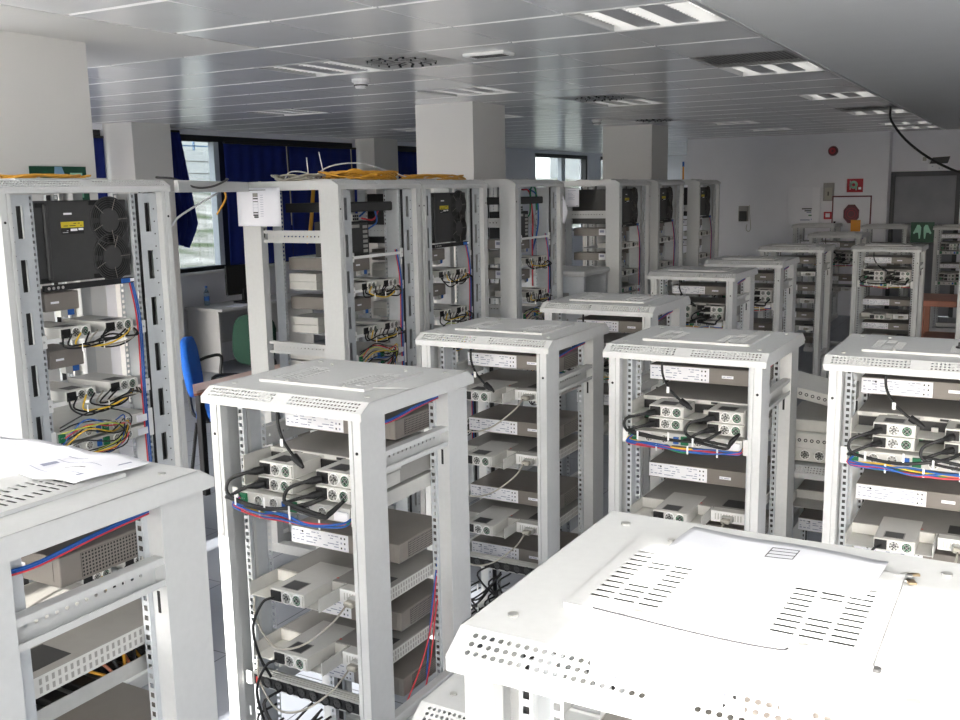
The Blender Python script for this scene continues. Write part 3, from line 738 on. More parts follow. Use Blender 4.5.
for n,(x0,x1,y0,y1) in enumerate([(-4.73,-4.13,2.88,3.45),(-4.86,-4.28,7.54,8.13),(-4.8,-4.16,11.72,12.32)]):
    mb = MB(); mb.box(x0,x1,y0,y1,0,CZ+.05,M['col']); struct(mb,'column_%d' % (n+1))
mb = MB(); mb.box(XL,-8.12,7.27,7.79,0,CZ,M['col']); struct(mb,'column_4')
mb = MB(); mb.box(XL,-8.22,11.66,12.25,0,CZ,M['col']); struct(mb,'column_5')
# back wall, the recess with the door, the bay beyond
mb = MB(); mb.box(-5.05,-1.985,15.9,16.1,0,CZ,M['wall']); mb.box(-2.1,-1.985,16.1,16.3,0,CZ,M['wall']); struct(mb,'wall_back')
mb = MB(); mb.box(-1.028,XR,16.22,16.4,0,CZ,M['wall']); mb.box(-1.985,-1.028,16.22,16.4,2.16,CZ,M['wall']); struct(mb,'wall_recess')
mb = MB(); mb.box(-5.05,-4.85,16.1,23.8,0,CZ,M['wall']); struct(mb,'wall_bay')
mb = MB(); mb.box(XL,-4.85,23.8,24,0,CZ,M['wall']); struct(mb,'wall_far')
mb = MB(); mb.box(XR,XR+.2,YF-.2,16.4,0,CZ+.2,M['wall']); struct(mb,'wall_right')
d = MB(); d.box(-1.925,-1.088,16.24,16.29,.005,2.09,M['door'],.003); d = struct(d,'door_1')
f = MB()
for a in ((-1.983,-1.925,0,2.16),(-1.088,-1.028,0,2.16)): f.box(a[0],a[1],16.2,16.31,a[2],a[3],M['doorf'],.004)
f.box(-1.925,-1.088,16.2,16.31,2.09,2.16,M['doorf'],.004); struct(f,'door_frame',d)
h = MB(); h.box(-1.16,-1.12,16.22,16.24,.98,1.1,M['steel'],.004); h.cyl((-1.14,16.2,1.05),(-1.26,16.2,1.05),.009,M['steel'],8); struct(h,'door_handle',d)
# window wall on the left
WIN = [(.0,2.7),(3.5,7.25),(7.81,11.62),(12.28,15.8),(17.46,20.06),(20.75,23.5)]
sill, head = 1.12, 2.69
mb = MB(); mb.box(XL-.2,XL,YF-.2,24,0,sill,M['wall']); mb.box(XL-.2,XL,YF-.2,24,head,CZ+.2,M['wall'])
y = YF-.2
for a,b in WIN: mb.box(XL-.2,XL,y,a,sill,head,M['wall']); y = b
mb.box(XL-.2,XL,y,24,sill,head,M['wall']); struct(mb,'wall_left')
MUL = {1:[4.8,6.0],2:[9.01,10.19],3:[13.4,14.6],4:[18.85],0:[1.35],5:[22.1]}
for n,(a,b) in enumerate(WIN):
    g = MB(); g.box(XL-.11,XL-.104,a,b,sill,head,M['glass']); g = struct(g,'window_%d' % (n+1))
    f = MB(); w = .07; dk = M['frame']
    f.box(XL-.14,XL-.02,a,a+w,sill,head,dk); f.box(XL-.14,XL-.02,b-w,b,sill,head,dk); f.box(XL-.14,XL-.02,a+w,b-w,head-w,head,dk); f.box(XL-.14,XL-.02,a+w,b-w,sill,sill+w*.7,dk)
    for m in MUL[n]:
        f.box(XL-.13,XL-.02,m-.06,m+.06,sill+w*.7,head-w,dk if n < 4 else M['framel']); f.box(XL-.10,XL-.012,m-.14,m-.06,sill+w*.7,head-w,M['framel'])
    struct(f,'window_frame',g)
    s = MB(); s.box(XL-.02,XL+.05,a,b,sill-.03,sill,M['white'],.004); struct(s,'window_sill',g)
def curtain(y0, y1, z0, z1, label, gather=None):
    mb = MB(); n = 40; m = 14; vs = []
    for j in range(m+1):
        t = j/m; z = z1+(z0-z1)*t
        for i in range(n+1):
            u = i/n; yy = y0+(y1-y0)*u
            if gather: yy = y0+(y1-y0)*u*(gather(t))
            amp = .006 if not gather else .03
            vs.append((XL+.05+amp*math.sin(u*38+2*t)+.004*math.sin(u*9+5*t), yy, z+(.0 if not gather else .05*math.sin(u*3)*t)))
    fs = [(j*(n+1)+i, j*(n+1)+i+1, (j+1)*(n+1)+i+1, (j+1)*(n+1)+i) for j in range(m) for i in range(n)]
    mb.add(vs, fs, M['blind']); root = thing('curtain', label, 'curtain', 'navy window curtains', (XL+.05,(y0+y1)/2,z0))
    for k, v in enumerate(mb.v): mb.v[k] = tuple(Vector(v)-root.location)
    mb.build('fabric', root, smooth=True, solid=.004)
    t = MB(); t.cyl((0,y0-root.location.y,z1-z0+.012),(0,y1-root.location.y,z1-z0+.012),.014,M['frame'],8); t.build('rod', root)
    return root
curtain(7.98,8.28,1.40,2.70,'navy curtain pulled aside next to the open window pane',lambda t: 1.0+.58*t/.8 if t < .8 else 1.58-(t-.8)*2.7)
curtain(8.97,10.13,1.135,2.6,'navy curtain closed over the pane beside the open window pane')
curtain(10.15,11.6,1.135,2.6,'navy curtain closed over the pane ending at the grey wall pier')
curtain(12.3,13.34,1.135,2.6,'navy curtain seen as a sliver beside the big white column')
curtain(4.86,5.94,1.2,2.6,'navy curtain on the window hidden by the tall racks')  # closed curtains from here on are added to keep window light off the column
curtain(3.55,4.74,1.2,2.6,'navy curtain drawn on the window by the near column')
curtain(6.06,7.22,1.2,2.6,'navy curtain drawn beside the narrow dark window strip')
for y0, lab in ((10.05,'white blind cord between the two closed navy curtains'),(11.42,'white blind cord at the far edge of the closed navy curtains')):
    cable('blind_cord',None,[(XL+.1,y0,2.6),(XL+.1,y0+.01,2.3),(XL+.11,y0+.02,2.0),(XL+.1,y0+.03,1.6)],.008,M['grey'],lab,'cord')
# wall behind the camera: two ribbon windows with a wide pier between them
FW = [(-8.3,-4.0),(-2.65,-1.845),(-.525,1.6),(2.0,3.8)]; fs_, fh = .9, 2.556
mb = MB(); x = XL-.2
mb.box(XL-.2,XR+.2,YF-.12,YF,0,fs_,M['wall']); mb.box(XL-.2,XR+.2,YF-.06,YF,fh,CZ+.2,M['wall'])
for a,b in FW: mb.box(x,a,YF-.06,YF,fs_,fh,M['wall']); x = b
mb.box(x,XR+.2,YF-.06,YF,fs_,fh,M['wall']); struct(mb,'wall_front')
mb = MB(); mb.box(XL,XR,YF,YF+.42,.84,.9,M['white'],.005); struct(mb,'window_sill_front')  # unseen white shelf added to bounce sunlight up to the ceiling
for n,(a,b) in enumerate(FW):
    f = MB(); m0 = (a+b)/2+.1
    if n == 1: m0 = -2.03
    for q in ((a,a+.012),(b-.012,b),(m0-.03,m0+.03)): f.box(q[0],q[1],YF-.05,YF-.01,fs_,fh,M['frame'])
    f.box(a,b,YF-.05,YF-.01,fs_,fs_+.05,M['frame']); struct(f,'window_%d' % (n+7))

# ceiling fittings
def b_lum(m=None):
    m = m or M['lum']
    r = thing('ceiling_light'); w, d = .571, .592
    f = MB(); f.box(-w/2,w/2,-d/2,-d/2+.014,-.004,.05,M['rack']); f.box(-w/2,w/2,d/2-.022,d/2,-.004,.05,M['white']); f.box(-w/2,-w/2+.012,-d/2,d/2,-.004,.05,M['rack']); f.box(w/2-.012,w/2,-d/2,d/2,-.004,.05,M['rack'])
    f.box(-w/2,w/2,-d/2,d/2,.045,.05,M['rack'])
    for x in (-.095,.095): f.box(x-.055,x+.055,-d/2+.014,d/2-.022,.004,.01,M['lumgrey'])
    f.build('housing', r)
    for x in (-.19,0,.19):
        l = MB(); hw = .04 if x else .038; l.box(x-hw,x+hw,-d/2+.02,d/2-.026,.022,.026,m)
        for k in range(14): l.box(x-hw,x+hw,-d/2+.03+k*.04,-d/2+.032+k*.04,.004,.02,M['white'])
        l.build('louvre', r)
    return r
seq = sorted(LUM, key=lambda c: (c[0], c[1])); names = {}
LN = {(0,8):'ceiling light with three white louvres nearest the plain soffit and camera',(0,12):'ceiling light with three louvres just behind the dark ceiling grille',(0,16):'third ceiling light along the plain soffit edge',(0,20):'fourth ceiling light along the plain soffit edge',(0,24):'fifth ceiling light along the plain soffit edge',(0,26):'last ceiling light along the soffit edge, by the back wall',
 (4,9):'ceiling light with three louvres beside the swirl air diffuser',(4,12):'ceiling light seen edge-on in front of the big white column',(3,15):'ceiling light behind the second swirl diffuser',(8,13):'ceiling light glinting above the navy curtains',(3,21):'ceiling light beyond the middle column',(6,16):'ceiling light behind the big white column',(3,24):'ceiling light far back before the back wall',(9,18):'ceiling light glinting far back by the window wall'}
LN[(0,8)] = 'ceiling light with three white louvres at the top edge of the picture'
for c in seq:
    i,k = c; inst('lum' if i == 0 else 'lumoff', b_lum if i == 0 else (lambda: b_lum(M['lumoff'])), LN[c], 'ceiling light', 'recessed ceiling lights', ((TX[i]+TX[i+1])/2,(TY[k]+TY[k+1])/2,CZ))
def b_dif():
    r = thing('air_diffuser'); w, d = .571, .592; p = MB(); p.box(-w/2,w/2,-d/2,d/2,0,.02,M['rack'],.004); p.build('plate', r)
    for ring, n in ((.08,9),(.165,18)):
        v = MB()
        for k in range(n):
            a = 2*PI*k/n; c = Vector((ring*math.cos(a), ring*math.sin(a), 0)); t = Vector((-math.sin(a+.5), math.cos(a+.5), 0)); o = Vector((math.cos(a+.5), math.sin(a+.5), 0))
            P = [c-t*.008-o*.042, c+t*.008-o*.042, c+t*.008+o*.042, c-t*.008+o*.042]
            v.add([(q.x,q.y,-.001) for q in P]+[(q.x,q.y,-.012) for q in (P[2],P[3])], [(3,2,1,0),(2,3,5,4)], M['black'])
        v.build('vane_ring', r)
    return r
DN = {(3,9):'swirl air diffuser with dark vanes beside the three-louvre light',(3,14):'second swirl air diffuser, behind the big white column',(4,19):'third swirl air diffuser far back in the tiles'}
for c in sorted(DIF): inst('dif', b_dif, DN[c], 'air diffuser', 'swirl air diffusers', ((TX[c[0]]+TX[c[0]+1])/2,(TY[c[1]]+TY[c[1]+1])/2,CZ))
def b_grille():
    r = thing('air_grille'); w, d = .571, .592; f = MB()
    us = lins(-w/2,w/2,22); vs = lins(-d/2,d/2,22)
    f.plate(us, vs, lambda u,v: (u,v,0), M['drawer'], holes=[(i,j) for i in range(1,21) for j in range(1,21)], inset=.18); f.build('mesh', r)
    b = MB(); b.box(-w/2,w/2,-d/2,d/2,.02,.028,M['black']); b.build('plenum', r); return r
for c, l in (((0,11),'dark square ceiling grille beside the soffit edge'),((0,19),'second ceiling grille far back along the soffit edge')):
    inst('grille', b_grille, l, 'air grille', 'ceiling grilles', ((TX[c[0]]+TX[c[0]+1])/2,(TY[c[1]]+TY[c[1]+1])/2,CZ))
r = thing('emergency_light','small slotted white fitting on a ceiling tile','emergency light',None,(-2.05,3.72,CZ)); r.location = (-2.73,5.0,CZ)
b = MB(); b.box(-.13,.13,-.07,.07,-.018,0,M['white'],.004); b.build('housing', r)
b = MB()
for k in range(5): b.box(-.09,.11,-.05+k*.02,-.042+k*.02,-.0195,-.018,M['dark'])
b.build('lens', r)
for (x,y,l) in ((-4.04,5.6,'white smoke detector under the ceiling before the big white column'),(-4.35,10.45,'dark smoke detector under the ceiling beside the middle column')):
    r = thing('smoke_detector', l, 'smoke detector', None, (x,y,CZ)); b = MB(); b.cyl((0,0,-.02),(0,0,0),.06,M['white'],20); b.build('base', r)
    b = MB(); b.cyl((0,0,-.06),(0,0,-.02),.035,M['white'],20,.05); b.ring((0,0,-.045),(0,0,1),.043,.047,.008,M['dark'],18); b.build('sensor_head', r)
cable('ceiling_cable',None,[(-1.36,10.8,2.76),(-1.34,10.78,2.6),(-1.15,10.7,2.37),(-.85,10.6,2.16),(-.5,10.5,2.03),(0,10.4,2.0)],.012,M['black'],'thick black cable looping down from the ceiling before the grey door')

# back wall fittings
def wallthing(name, label, cat, x, z, y=15.9): return thing(name, label, cat, None, (x,y,z))
r = wallthing('alarm_sounder','round dark red alarm on the back wall','alarm',-2.78,2.49); b = MB(); b.cyl((0,-.05,0),(0,0,0),.065,M['maroon'],20,.075); b.build('body', r); b = MB(); b.ring((0,-.055,0),(0,-1,0),.02,.045,.006,M['signr'],18); b.build('grille', r)
r = wallthing('fire_sign','square red sign with a white hose pictogram','sign',-2.445,1.87); b = MB(); b.box(-.115,.115,-.006,0,0,.2,M['signr']); b.build('board', r)
b = MB(); b.ring((-.02,-.0065,.11),(0,-1,0),.025,.06,.001,M['paleg'],20); b.box(.01,.03,-.0075,-.0065,.03,.1,M['paleg']); b.box(-.075,-.06,-.0075,-.0065,.04,.17,M['label']); b.box(.05,.09,-.0075,-.0065,.04,.075,M['label']); b.build('pictogram', r)
r = wallthing('hose_cabinet','red-framed white hose cabinet with a dark red octagon','cabinet',-2.465,1.1); b = MB(); b.box(-.27,.27,-.1,0,0,.71,M['wall'],.003); b.build('body', r)
b = MB()
for q in ((-.28,.28,.7,.72),(-.28,.28,-.01,.01)): b.box(q[0],q[1],-.105,-.09,q[2],q[3],M['maroon'])
for q in ((-.28,-.262),(.262,.28)): b.box(q[0],q[1],-.105,-.09,0,.71,M['maroon'])
b.build('frame', r)
b = MB(); P = [(.12*math.cos(PI/8+k*PI/4), .45+.15*math.sin(PI/8+k*PI/4)) for k in range(8)]; b.prism(P,-.106,-.1,M['maroon'],'y'); b.ring((0,-.107,.45),(0,-1,0),.05,.056,.001,M['signr'],16); b.ring((0,-.107,.45),(0,-1,0),.085,.09,.001,M['signr'],16)
b.build('octagon_emblem', r); b = MB(); b.box(-.25,-.22,-.115,-.1,.3,.34,M['black'],.002); b.build('latch', r)
r = wallthing('switch_box','narrow grey switch box on the back wall','switch box',-2.815,1.745); b = MB(); b.box(-.075,.075,-.06,0,0,.27,M['drawer'],.004); b.build('body', r); b = MB(); b.box(-.05,.05,-.064,-.06,.02,.2,M['grey']); b.box(-.008,.008,-.075,-.06,.08,.14,M['black']); b.build('switch', r)
r = wallthing('call_point','small red call point below the grey switch box','call point',-2.815,1.47); b = MB(); b.box(-.055,.055,-.05,0,0,.11,M['signr'],.004); b.build('body', r); b = MB(); b.box(-.03,.035,-.053,-.05,.03,.09,M['label']); b.build('glass', r)
r = wallthing('document_panel','pale panel with coloured printed lines on the back wall','panel',-3.18,1.38); b = MB(); b.box(-.24,.25,-.03,0,0,.58,M['wall'],.003); b.build('panel', r)
b = MB()
for x0,x1,z,m in ((-.02,.2,.24,M['inkd']),(.02,.12,.21,M['inkd']),(.08,.18,.14,M['greenp']),(.12,.22,.08,M['blue']),(-.04,.1,.07,M['ink']),(.05,.12,.185,M['ink'])): b.box(x0,x1,-.032,-.03,z,z+.018,m)
b.build('lettering', r); b = MB(); b.box(.13,.24,-.04,-.03,-.02,.57,M['label'],.002); b.build('door_strip', r)
r = wallthing('door_entry_phone','dark entry phone with coiled cord on the back wall','entry phone',-4.1,1.44); b = MB(); b.box(-.075,.075,-.05,0,0,.24,M['drawer'],.004); b.build('base', r); b = MB(); b.box(-.06,.06,-.07,-.05,.0,.16,M['black'],.005); b.build('handset', r)
b = MB(); b.tube([(.09,-.02,.25),(.1,-.03,.1),(.12,-.03,-.1),(.09,-.03,-.16),(.05,-.03,-.13),(.06,-.03,-.05)],.005,M['grey']); b.build('cord', r, smooth=True)
r = thing('exit_lamp','white exit lamp box with a dark top over the grey door','exit lamp',None,(-1.42,16.22,2.165)); b = MB(); b.box(-.06,.22,-.09,0,0,.1,M['label'],.003); b.build('body', r); b = MB(); b.prism([(-.04,.1),(.2,.1),(.23,.2),(.0,.19)],-.08,-.01,M['dark'],'y'); b.build('cover', r); b = MB(); print_lines(b,-.02,.18,.02,.08,-.09,2,M['ink'],9,.4); b.build('lettering', r)
r = thing('junction_box','small white square box beside the exit lamp','junction box',None,(-1.53,16.22,2.275)); b = MB(); b.box(-.055,.055,-.05,0,0,.13,M['label'],.004); b.build('body', r); b = MB(); b.box(-.025,.025,-.053,-.05,.035,.09,M['grey']); b.build('cover', r)
r = thing('orange_sign','plain orange board standing by the hose cabinet','sign',None,(-2.26,14.9,1.33)); b = MB(); b.box(-.065,.065,-.004,.004,0,.16,M['signo']); b.build('board', r); b = MB(); b.cyl((0,.008,-1.33),(0,.008,.1),.008,M['steel'],8); b.build('pole', r)
r = thing('green_sign','dark green sign with two pale standing figures','sign',None,(-1.36,14.6,1.2)); b = MB(); b.box(-.145,.145,-.005,.005,0,.27,M['signg']); b.build('board', r)
for s in (-1,1):
    b = MB(); P = [(.02,.05),(.035,.05),(.045,.13),(.075,.13),(.095,.11),(.11,.125),(.075,.2),(.06,.235),(.03,.235),(.01,.2),(.012,.12)]
    P = [(s*a+s*.005,c) for a,c in P]; b.prism(P if s > 0 else P[::-1],-.0065,-.005,M['paleg'],'y'); b.build('figure', r)
b = MB(); b.cyl((0,.01,-1.2),(0,.01,.15),.008,M['steel'],8); b.build('pole', r)
r = thing('safety_sign','green sign with a pale blue figure on the white column','sign',None,(-4.13,3.23,1.98)); b = MB(); b.box(0,.006,-.16,.155,.09,.17,M['signg']); b.box(0,.006,.03,.165,0,.09,M['signg']); b.build('board', r)
b = MB(); b.prism([(-.05,.1),(.06,.1),(.03,.13),(.015,.168),(-.025,.168),(-.03,.13)],.006,.0075,M['skyb'],'x'); b.box(.006,.0075,.06,.13,.1,.14,M['paleg']); b.box(.006,.0075,.07,.13,.02,.07,M['paleg']); b.build('pictogram', r)
r = thing('edge_strip','slim orange and blue banner at the end of the back wall','banner',None,(-5.12,15.95,1.6)); b = MB(); b.box(-.012,.012,-.01,.01,0,.72,M['signo']); b.build('strip', r); b = MB(); b.box(-.014,.014,-.012,.012,.72,.8,M['blue']); b.build('tip', r); b = MB(); b.cyl((0,0,-1.6),(0,0,0),.01,M['steel'],8); b.build('pole', r)

# ------------------------------------------------------------------ furniture by the windows
def legbar(r, pts, rad, m): 
    b = MB(); b.tube(pts, rad, m, 8, 4); return b.build('leg', r, smooth=True)
r = thing('desk','pale grey desk under the window with a monitor on it','desk',None,(-8.2,9.0,0))
b = MB(); b.box(-.3,.28,-.82,.9,.705,.735,M['desk'],.003); b.build('desktop', r)
b = MB(); b.box(-.29,.2,-.8,-.775,0,.705,M['desk'],.002); b.build('end_panel', r); b = MB(); b.box(-.29,.2,.86,.885,0,.705,M['desk'],.002); b.build('end_panel', r)
b = MB(); b.box(-.29,-.27,-.775,.86,.25,.7,M['desk']); b.build('modesty_panel', r)
r = thing('monitor','black flat monitor turned away on the grey desk','monitor',None,(-8.2,8.86,.735)); r.rotation_euler = (0,0,-.12)
b = MB(); b.prism([(-.09,-.1),(.09,-.1),(.1,.08),(-.1,.08)],0,.018,M['black']); b.build('base', r); b = MB(); b.box(-.02,.02,-.03,.03,.018,.16,M['black'],.004); b.build('stand', r)
b = MB(); b.box(-.03,.0,-.26,.26,.1,.45,M['black'],.006); b.build('screen', r)
r = thing('water_bottle','clear plastic water bottle with a blue band on the desk','bottle',None,(-8.38,8.42,.735))
b = MB(); 
for z0,z1,a,c in ((0,.15,.032,.032),(.15,.19,.032,.013),(.19,.21,.013,.013)): b.cyl((0,0,z0),(0,0,z1),a,M['bottle'],16,c)
b.build('body', r); b = MB(); b.cyl((0,0,.06),(0,0,.11),.0328,M['blue'],16); b.build('band', r); b = MB(); b.cyl((0,0,.21),(0,0,.228),.015,M['blue'],12); b.build('cap', r)
for (x,y,a,l) in ((-8.02,8.55,.3,'white paper sheet on the grey desk by the edge'),(-8.05,9.05,.1,'white paper sheet on the grey desk under the monitor')):
    r = thing('paper_sheet', l, 'paper', None, (x,y,.7355)); r.rotation_euler = (0,0,a); b = MB(); b.box(-.1,.1,-.14,.14,0,.0012,M['paper']); b.build('sheet', r)
    b = MB()
    for k in range(6): b.box(-.08,.05,-.1+k*.035,-.094+k*.035,.0012,.0014,M['ink'])
    b.build('lettering', r)
def chair(label, loc, rz, fab):
    r = thing('office_chair', label, 'chair', None, loc, None, rz) if False else thing('office_chair', label, 'chair', 'fabric office chairs', loc, rz)
    def pad(name, w, h, t, cx, cy, cz, tilt, up):
        n = 20; mb = MB(); vs = []
        for s in (-1,1):
            for k in range(n):
                a = 2*PI*k/n; e = .62
                x = w/2*abs(math.cos(a))**e*(1 if math.cos(a) >= 0 else -1); y = h/2*abs(math.sin(a))**e*(1 if math.sin(a) >= 0 else -1)
                for q, sc in ((0,1),):
                    vs.append((x,y,s*t/2))
        vs2 = [(v[0]*.9,v[1]*.9,v[2]*1.35) for v in vs]; V = vs+vs2; fs = []
        for k in range(n):
            j = (k+1)%n; fs += [(k,j,n+j,n+k),(2*n+k,2*n+j,j,k),(n+k,n+j,3*n+j,3*n+k)]
        fs += [tuple(range(2*n,3*n))[::-1], tuple(range(3*n,4*n))]
        if up: V = [(a, c+cy+b*tilt, b+cz) for a,b,c in V]
        else: V = [(a, b+cy, c+cz) for a,b,c in V]
        mb.add(V, fs, fab); return mb.build(name, r, smooth=True)
    pad('seat', .46, .44, .05, 0, 0, .47, 0, False); pad('backrest', .43, .42, .045, 0, .24, .80, .12, True)
    b = MB(); b.tube([(0,.1,.43),(0,.24,.44),(0,.27,.6),(0,.265,.7)],.014,M['black']); b.build('back_support', r, smooth=True)
    for s in (-1,1):
        b = MB(); b.tube([(s*.18,-.2,.43),(s*.24,-.22,.0)],.012,M['black']); b.build('leg', r); b = MB(); b.tube([(s*.18,.2,.43),(s*.24,.26,.0)],.012,M['black']); b.build('leg', r)
        b = MB(); b.tube([(s*.2,.12,.44),(s*.28,.12,.5),(s*.28,.14,.66),(s*.28,-.02,.68),(s*.28,-.16,.66)],.014,M['black']); b.build('armrest', r, smooth=True)
    b = MB(); b.box(-.18,.18,-.18,.18,.425,.44,M['black']); b.build('seat_pan', r)
    return r
chair('bright blue fabric chair behind the pink-topped wooden table',(-5.0,5.17,0),2.2,M['bluef'])
chair('dark green fabric chair beside the grey desk',(-5.66,5.97,0),.05,M['greenf'])
r = thing('wooden_table','narrow wooden table with a pinkish top and orange edge','table',None,(-5.1,5.3,0))
b = MB(); b.prism([(.15,-.51),(.33,-.68),(.34,-.66),(.34,.7),(.15,.7)],.70,.715,M['wood']); b.prism([(.15,-.51),(.33,-.68),(.34,-.66),(.34,.7),(.15,.7)],.715,.732,M['woodt']); b.build('tabletop', r)
for x,y in ((.30,-.60),(.19,.64),(.30,.64)): b = MB(); b.box(x-.022,x+.022,y-.022,y+.022,0,.70,M['black'],.003); b.build('leg', r)
r = thing('side_table','red-brown table far back beside the tall grey post','table',None,(-.66,11.4,0))
b = MB(); b.box(-.4,.4,-.35,.4,.74,.80,M['wood'],.004); b.build('tabletop', r)
for x,y in ((-.34,-.3),(.34,-.3),(-.34,.34),(.34,.34)): b = MB(); b.box(x-.03,x+.03,y-.03,y+.03,0,.74,M['wood'],.003); b.build('leg', r)
b = MB(); b.box(-.34,.34,-.3,.34,.36,.39,M['wood']); b.build('lower_shelf', r)
# small cabinet between two tall racks
r = thing('floor_cabinet','low grey cabinet with side louvres between two tall racks','cabinet',None,(-3.53,7.67,0))
b = MB(); b.box(-.33,.33,-.255,-.25,.0,1.29,M['rackin']); b.box(-.33,.33,.25,.255,0,1.29,M['rackin']); b.box(-.33,-.325,-.25,.25,0,1.29,M['rackin']); b.box(-.325,.33,-.25,.25,0,.05,M['rackin']); b.box(.285,.33,-.25,-.215,.05,1.29,M['rackin']); b.box(.285,.33,.215,.25,.05,1.29,M['rackin']); b.build('body', r)
b = MB(); b.box(-.35,.35,-.275,.275,1.29,1.335,M['rack'],.012); b.build('roof', r)
b = MB()
for k in range(6): 
    for x in (-.24,.02): b.box(x,x+.18,-.262,-.255,.62+k*.1,.655+k*.1,M['drawer'],.002)
b.build('louvre', r)
b = MB(); b.box(.12,.125,-.245,.245,.05,1.285,M['dark']); b.box(-.3,.12,-.245,-.24,.05,1.285,M['dark']); b.build('inner_panel', r)  # dark sheets added to paint the shade of the open interior
b = MB(); b.box(.22,.275,-.215,.215,1.0,1.1,M['black'],.004); b.box(.275,.277,-.05,.02,1.03,1.07,M['label']); b.build('front_bar', r)
# stack of cases on the low rack
zt = .8
def b_case(w,d,h,fans,slots):
    def f():
        r = thing('equipment_case'); b = MB(); b.box(-w/2,w/2,0,d,0,h,M['pale'],.003); b.build('shell', r)
        if fans:
            for k in range(4): fan_mb(-w/2+.08+k*.06,h/2,.022,-.001,M['dark'],M['zinc'],M['white']).build('fan', r)
        if slots:
            g = MB()
            for k in range(14): g.ring((-w/2+.04+k*.026,-.0005,h/2),(0,-1,0),.004,.008,.001,M['dark'],8)
            g.build('vent_holes', r)
        return r
    return f
inst('case_a',b_case(.44,.4,.06,True,False),'grey fan case at the bottom of the case stack','case','stacked grey cases',(-.68,4.32,.8105))
inst('case_b',b_case(.46,.42,.07,False,True),'grey case with vent holes in the middle of the case stack','case','stacked grey cases',(-.68,4.31,.871))
inst('case_c',b_case(.46,.40,.05,False,False),'plain grey case under the tilted one in the stack','case','stacked grey cases',(-.68,4.34,.9415),.03)
o = inst('case_d',b_case(.42,.36,.05,False,True),'tilted grey case on top of the case stack','case','stacked grey cases',(-.72,4.36,1.05),.12); o.rotation_euler = (.0,.22,.12)
# ------------------------------------------------------------------ loose things on the roofs
def sheet(name, label, c, w, d, rz, wave, m, prints, z, group=None):
    r = thing(name, label, 'paper', group, (c[0],c[1],z), rz); n = 24; k = 8; vs = []
    f = lambda u,v: wave*(.5+.5*math.sin(u*9+v*2.2))*(.4+.6*abs(math.sin(v*2.6+.4)))+.0006
    for j in range(k+1):
        for i in range(n+1): u, v = i/n, j/k; vs.append((w*(u-.5), d*(v-.5), f(u,v)))
    b = MB(); b.add(vs, [(j*(n+1)+i,j*(n+1)+i+1,(j+1)*(n+1)+i+1,(j+1)*(n+1)+i) for j in range(k) for i in range(n)], m); b.build('sheet', r, smooth=True, solid=.0006)
    p = MB()
    for (u0,u1,v0,v1,mm) in prints:
        N = max(1,int((u1-u0)*16))
        for i in range(N):
            a, e = u0+(u1-u0)*i/N, u0+(u1-u0)*(i+1)/N
            p.add([(w*(a-.5),d*(v0-.5),f(a,v0)+.0012),(w*(e-.5),d*(v0-.5),f(e,v0)+.0012),(w*(e-.5),d*(v1-.5),f(e,v1)+.0012),(w*(a-.5),d*(v1-.5),f(a,v1)+.0012)], [(0,1,2,3)], mm)
    if prints: p.build('lettering', r)
    return r
ZR = 1.429
pr = [(.1,.5,.7,.715,M['ink']),(.15,.6,.55,.56,M['ink']),(.3,.35,.3,.5,M['ink']),(.55,.8,.35,.365,M['inkd']),(.6,.85,.5,.51,M['ink']),(.2,.9,.2,.208,M['ink']),(.1,.12,.15,.85,M['ink']),(.88,.9,.15,.85,M['ink'])]
sheet('printed_sheet','curled white print lying in the sun on the rack roof',(-2.07,1.365),.30,.21,.05,.012,M['paper'],pr,ZR+.0005,'curled prints on a rack roof')
sheet('printed_sheet','curled white print lying in the shade toward the roof edge',(-1.785,1.365),.27,.20,-.02,.014,M['paper'],pr,ZR+.0005,'curled prints on a rack roof')
tb = [(.46,.60,.55,.565,M['inkd']),(.46,.60,.63,.645,M['inkd']),(.46,.60,.71,.725,M['inkd']),(.46,.60,.79,.805,M['inkd']),(.46,.465,.55,.805,M['inkd']),(.595,.6,.55,.805,M['inkd']),(.35,.7,.36,.37,M['grey'])]
sheet('plastic_sleeve','creased plastic sleeve with a small printed table, beside the keys',(-.325,1.475),.31,.17,-.06,.006,M['plastic'],tb,ZR+.0005)
r = thing('key_bunch','small bunch of metal keys on the white rack roof','keys',None,(-.150,1.515,1.419),.4)
b = MB(); b.ring((0,0,.004),(0,.3,1),.009,.0105,.0015,M['zinc'],16); b.build('key_ring', r)
for a in (.2,2.6,-1.0):
    k = MB(); c, s = math.cos(a), math.sin(a); k.cyl((.016*c,.016*s,.003),(.016*c,.016*s,.006),.009,M['zinc'],12); k.box(min(.02*c,.034*c)-.002,max(.02*c,.034*c)+.002,min(.02*s,.034*s)-.002,max(.02*s,.034*s)+.002,.003,.006,M['brass']); k.build('key', r)
cable('thin_wire',None,[(-.50,1.19,1.431),(-.43,1.186,1.430),(-.36,1.18,1.430),(-.29,1.178,1.430),(-.245,1.18,1.431),(-.237,1.187,1.431)],0.0014,M['inkd'],'thin dark wire lying along the roof cover edge, in the sun','wire')
cable('white_string',None,[(-1.76,2.36,1.429),(-1.70,2.37,1.424),(-1.622,2.42,1.4195),(-1.606,2.52,1.40),(-1.605,2.66,1.372),(-1.602,2.76,1.362)],.0012,M['white'],'thin white string trailing off the rack roof over its side','string')
r = thing('roof_clip','small dark screw clip at the cover corner, rack with keys','clip',None,(-.135,1.20,1.419)); b = MB(); b.cyl((0,0,0),(0,0,.004),.006,M['dark'],10); b.build('clip_head', r)
r = thing('roof_bolt','black bolt standing on the roof of the end rack','bolt',None,(-.21,3.78,1.4275)); b = MB(); b.cyl((0,0,0),(0,0,.02),.006,M['black'],10); b.build('shank', r); b = MB(); b.cyl((0,0,.0),(0,0,.006),.014,M['black'],10); b.build('washer', r)
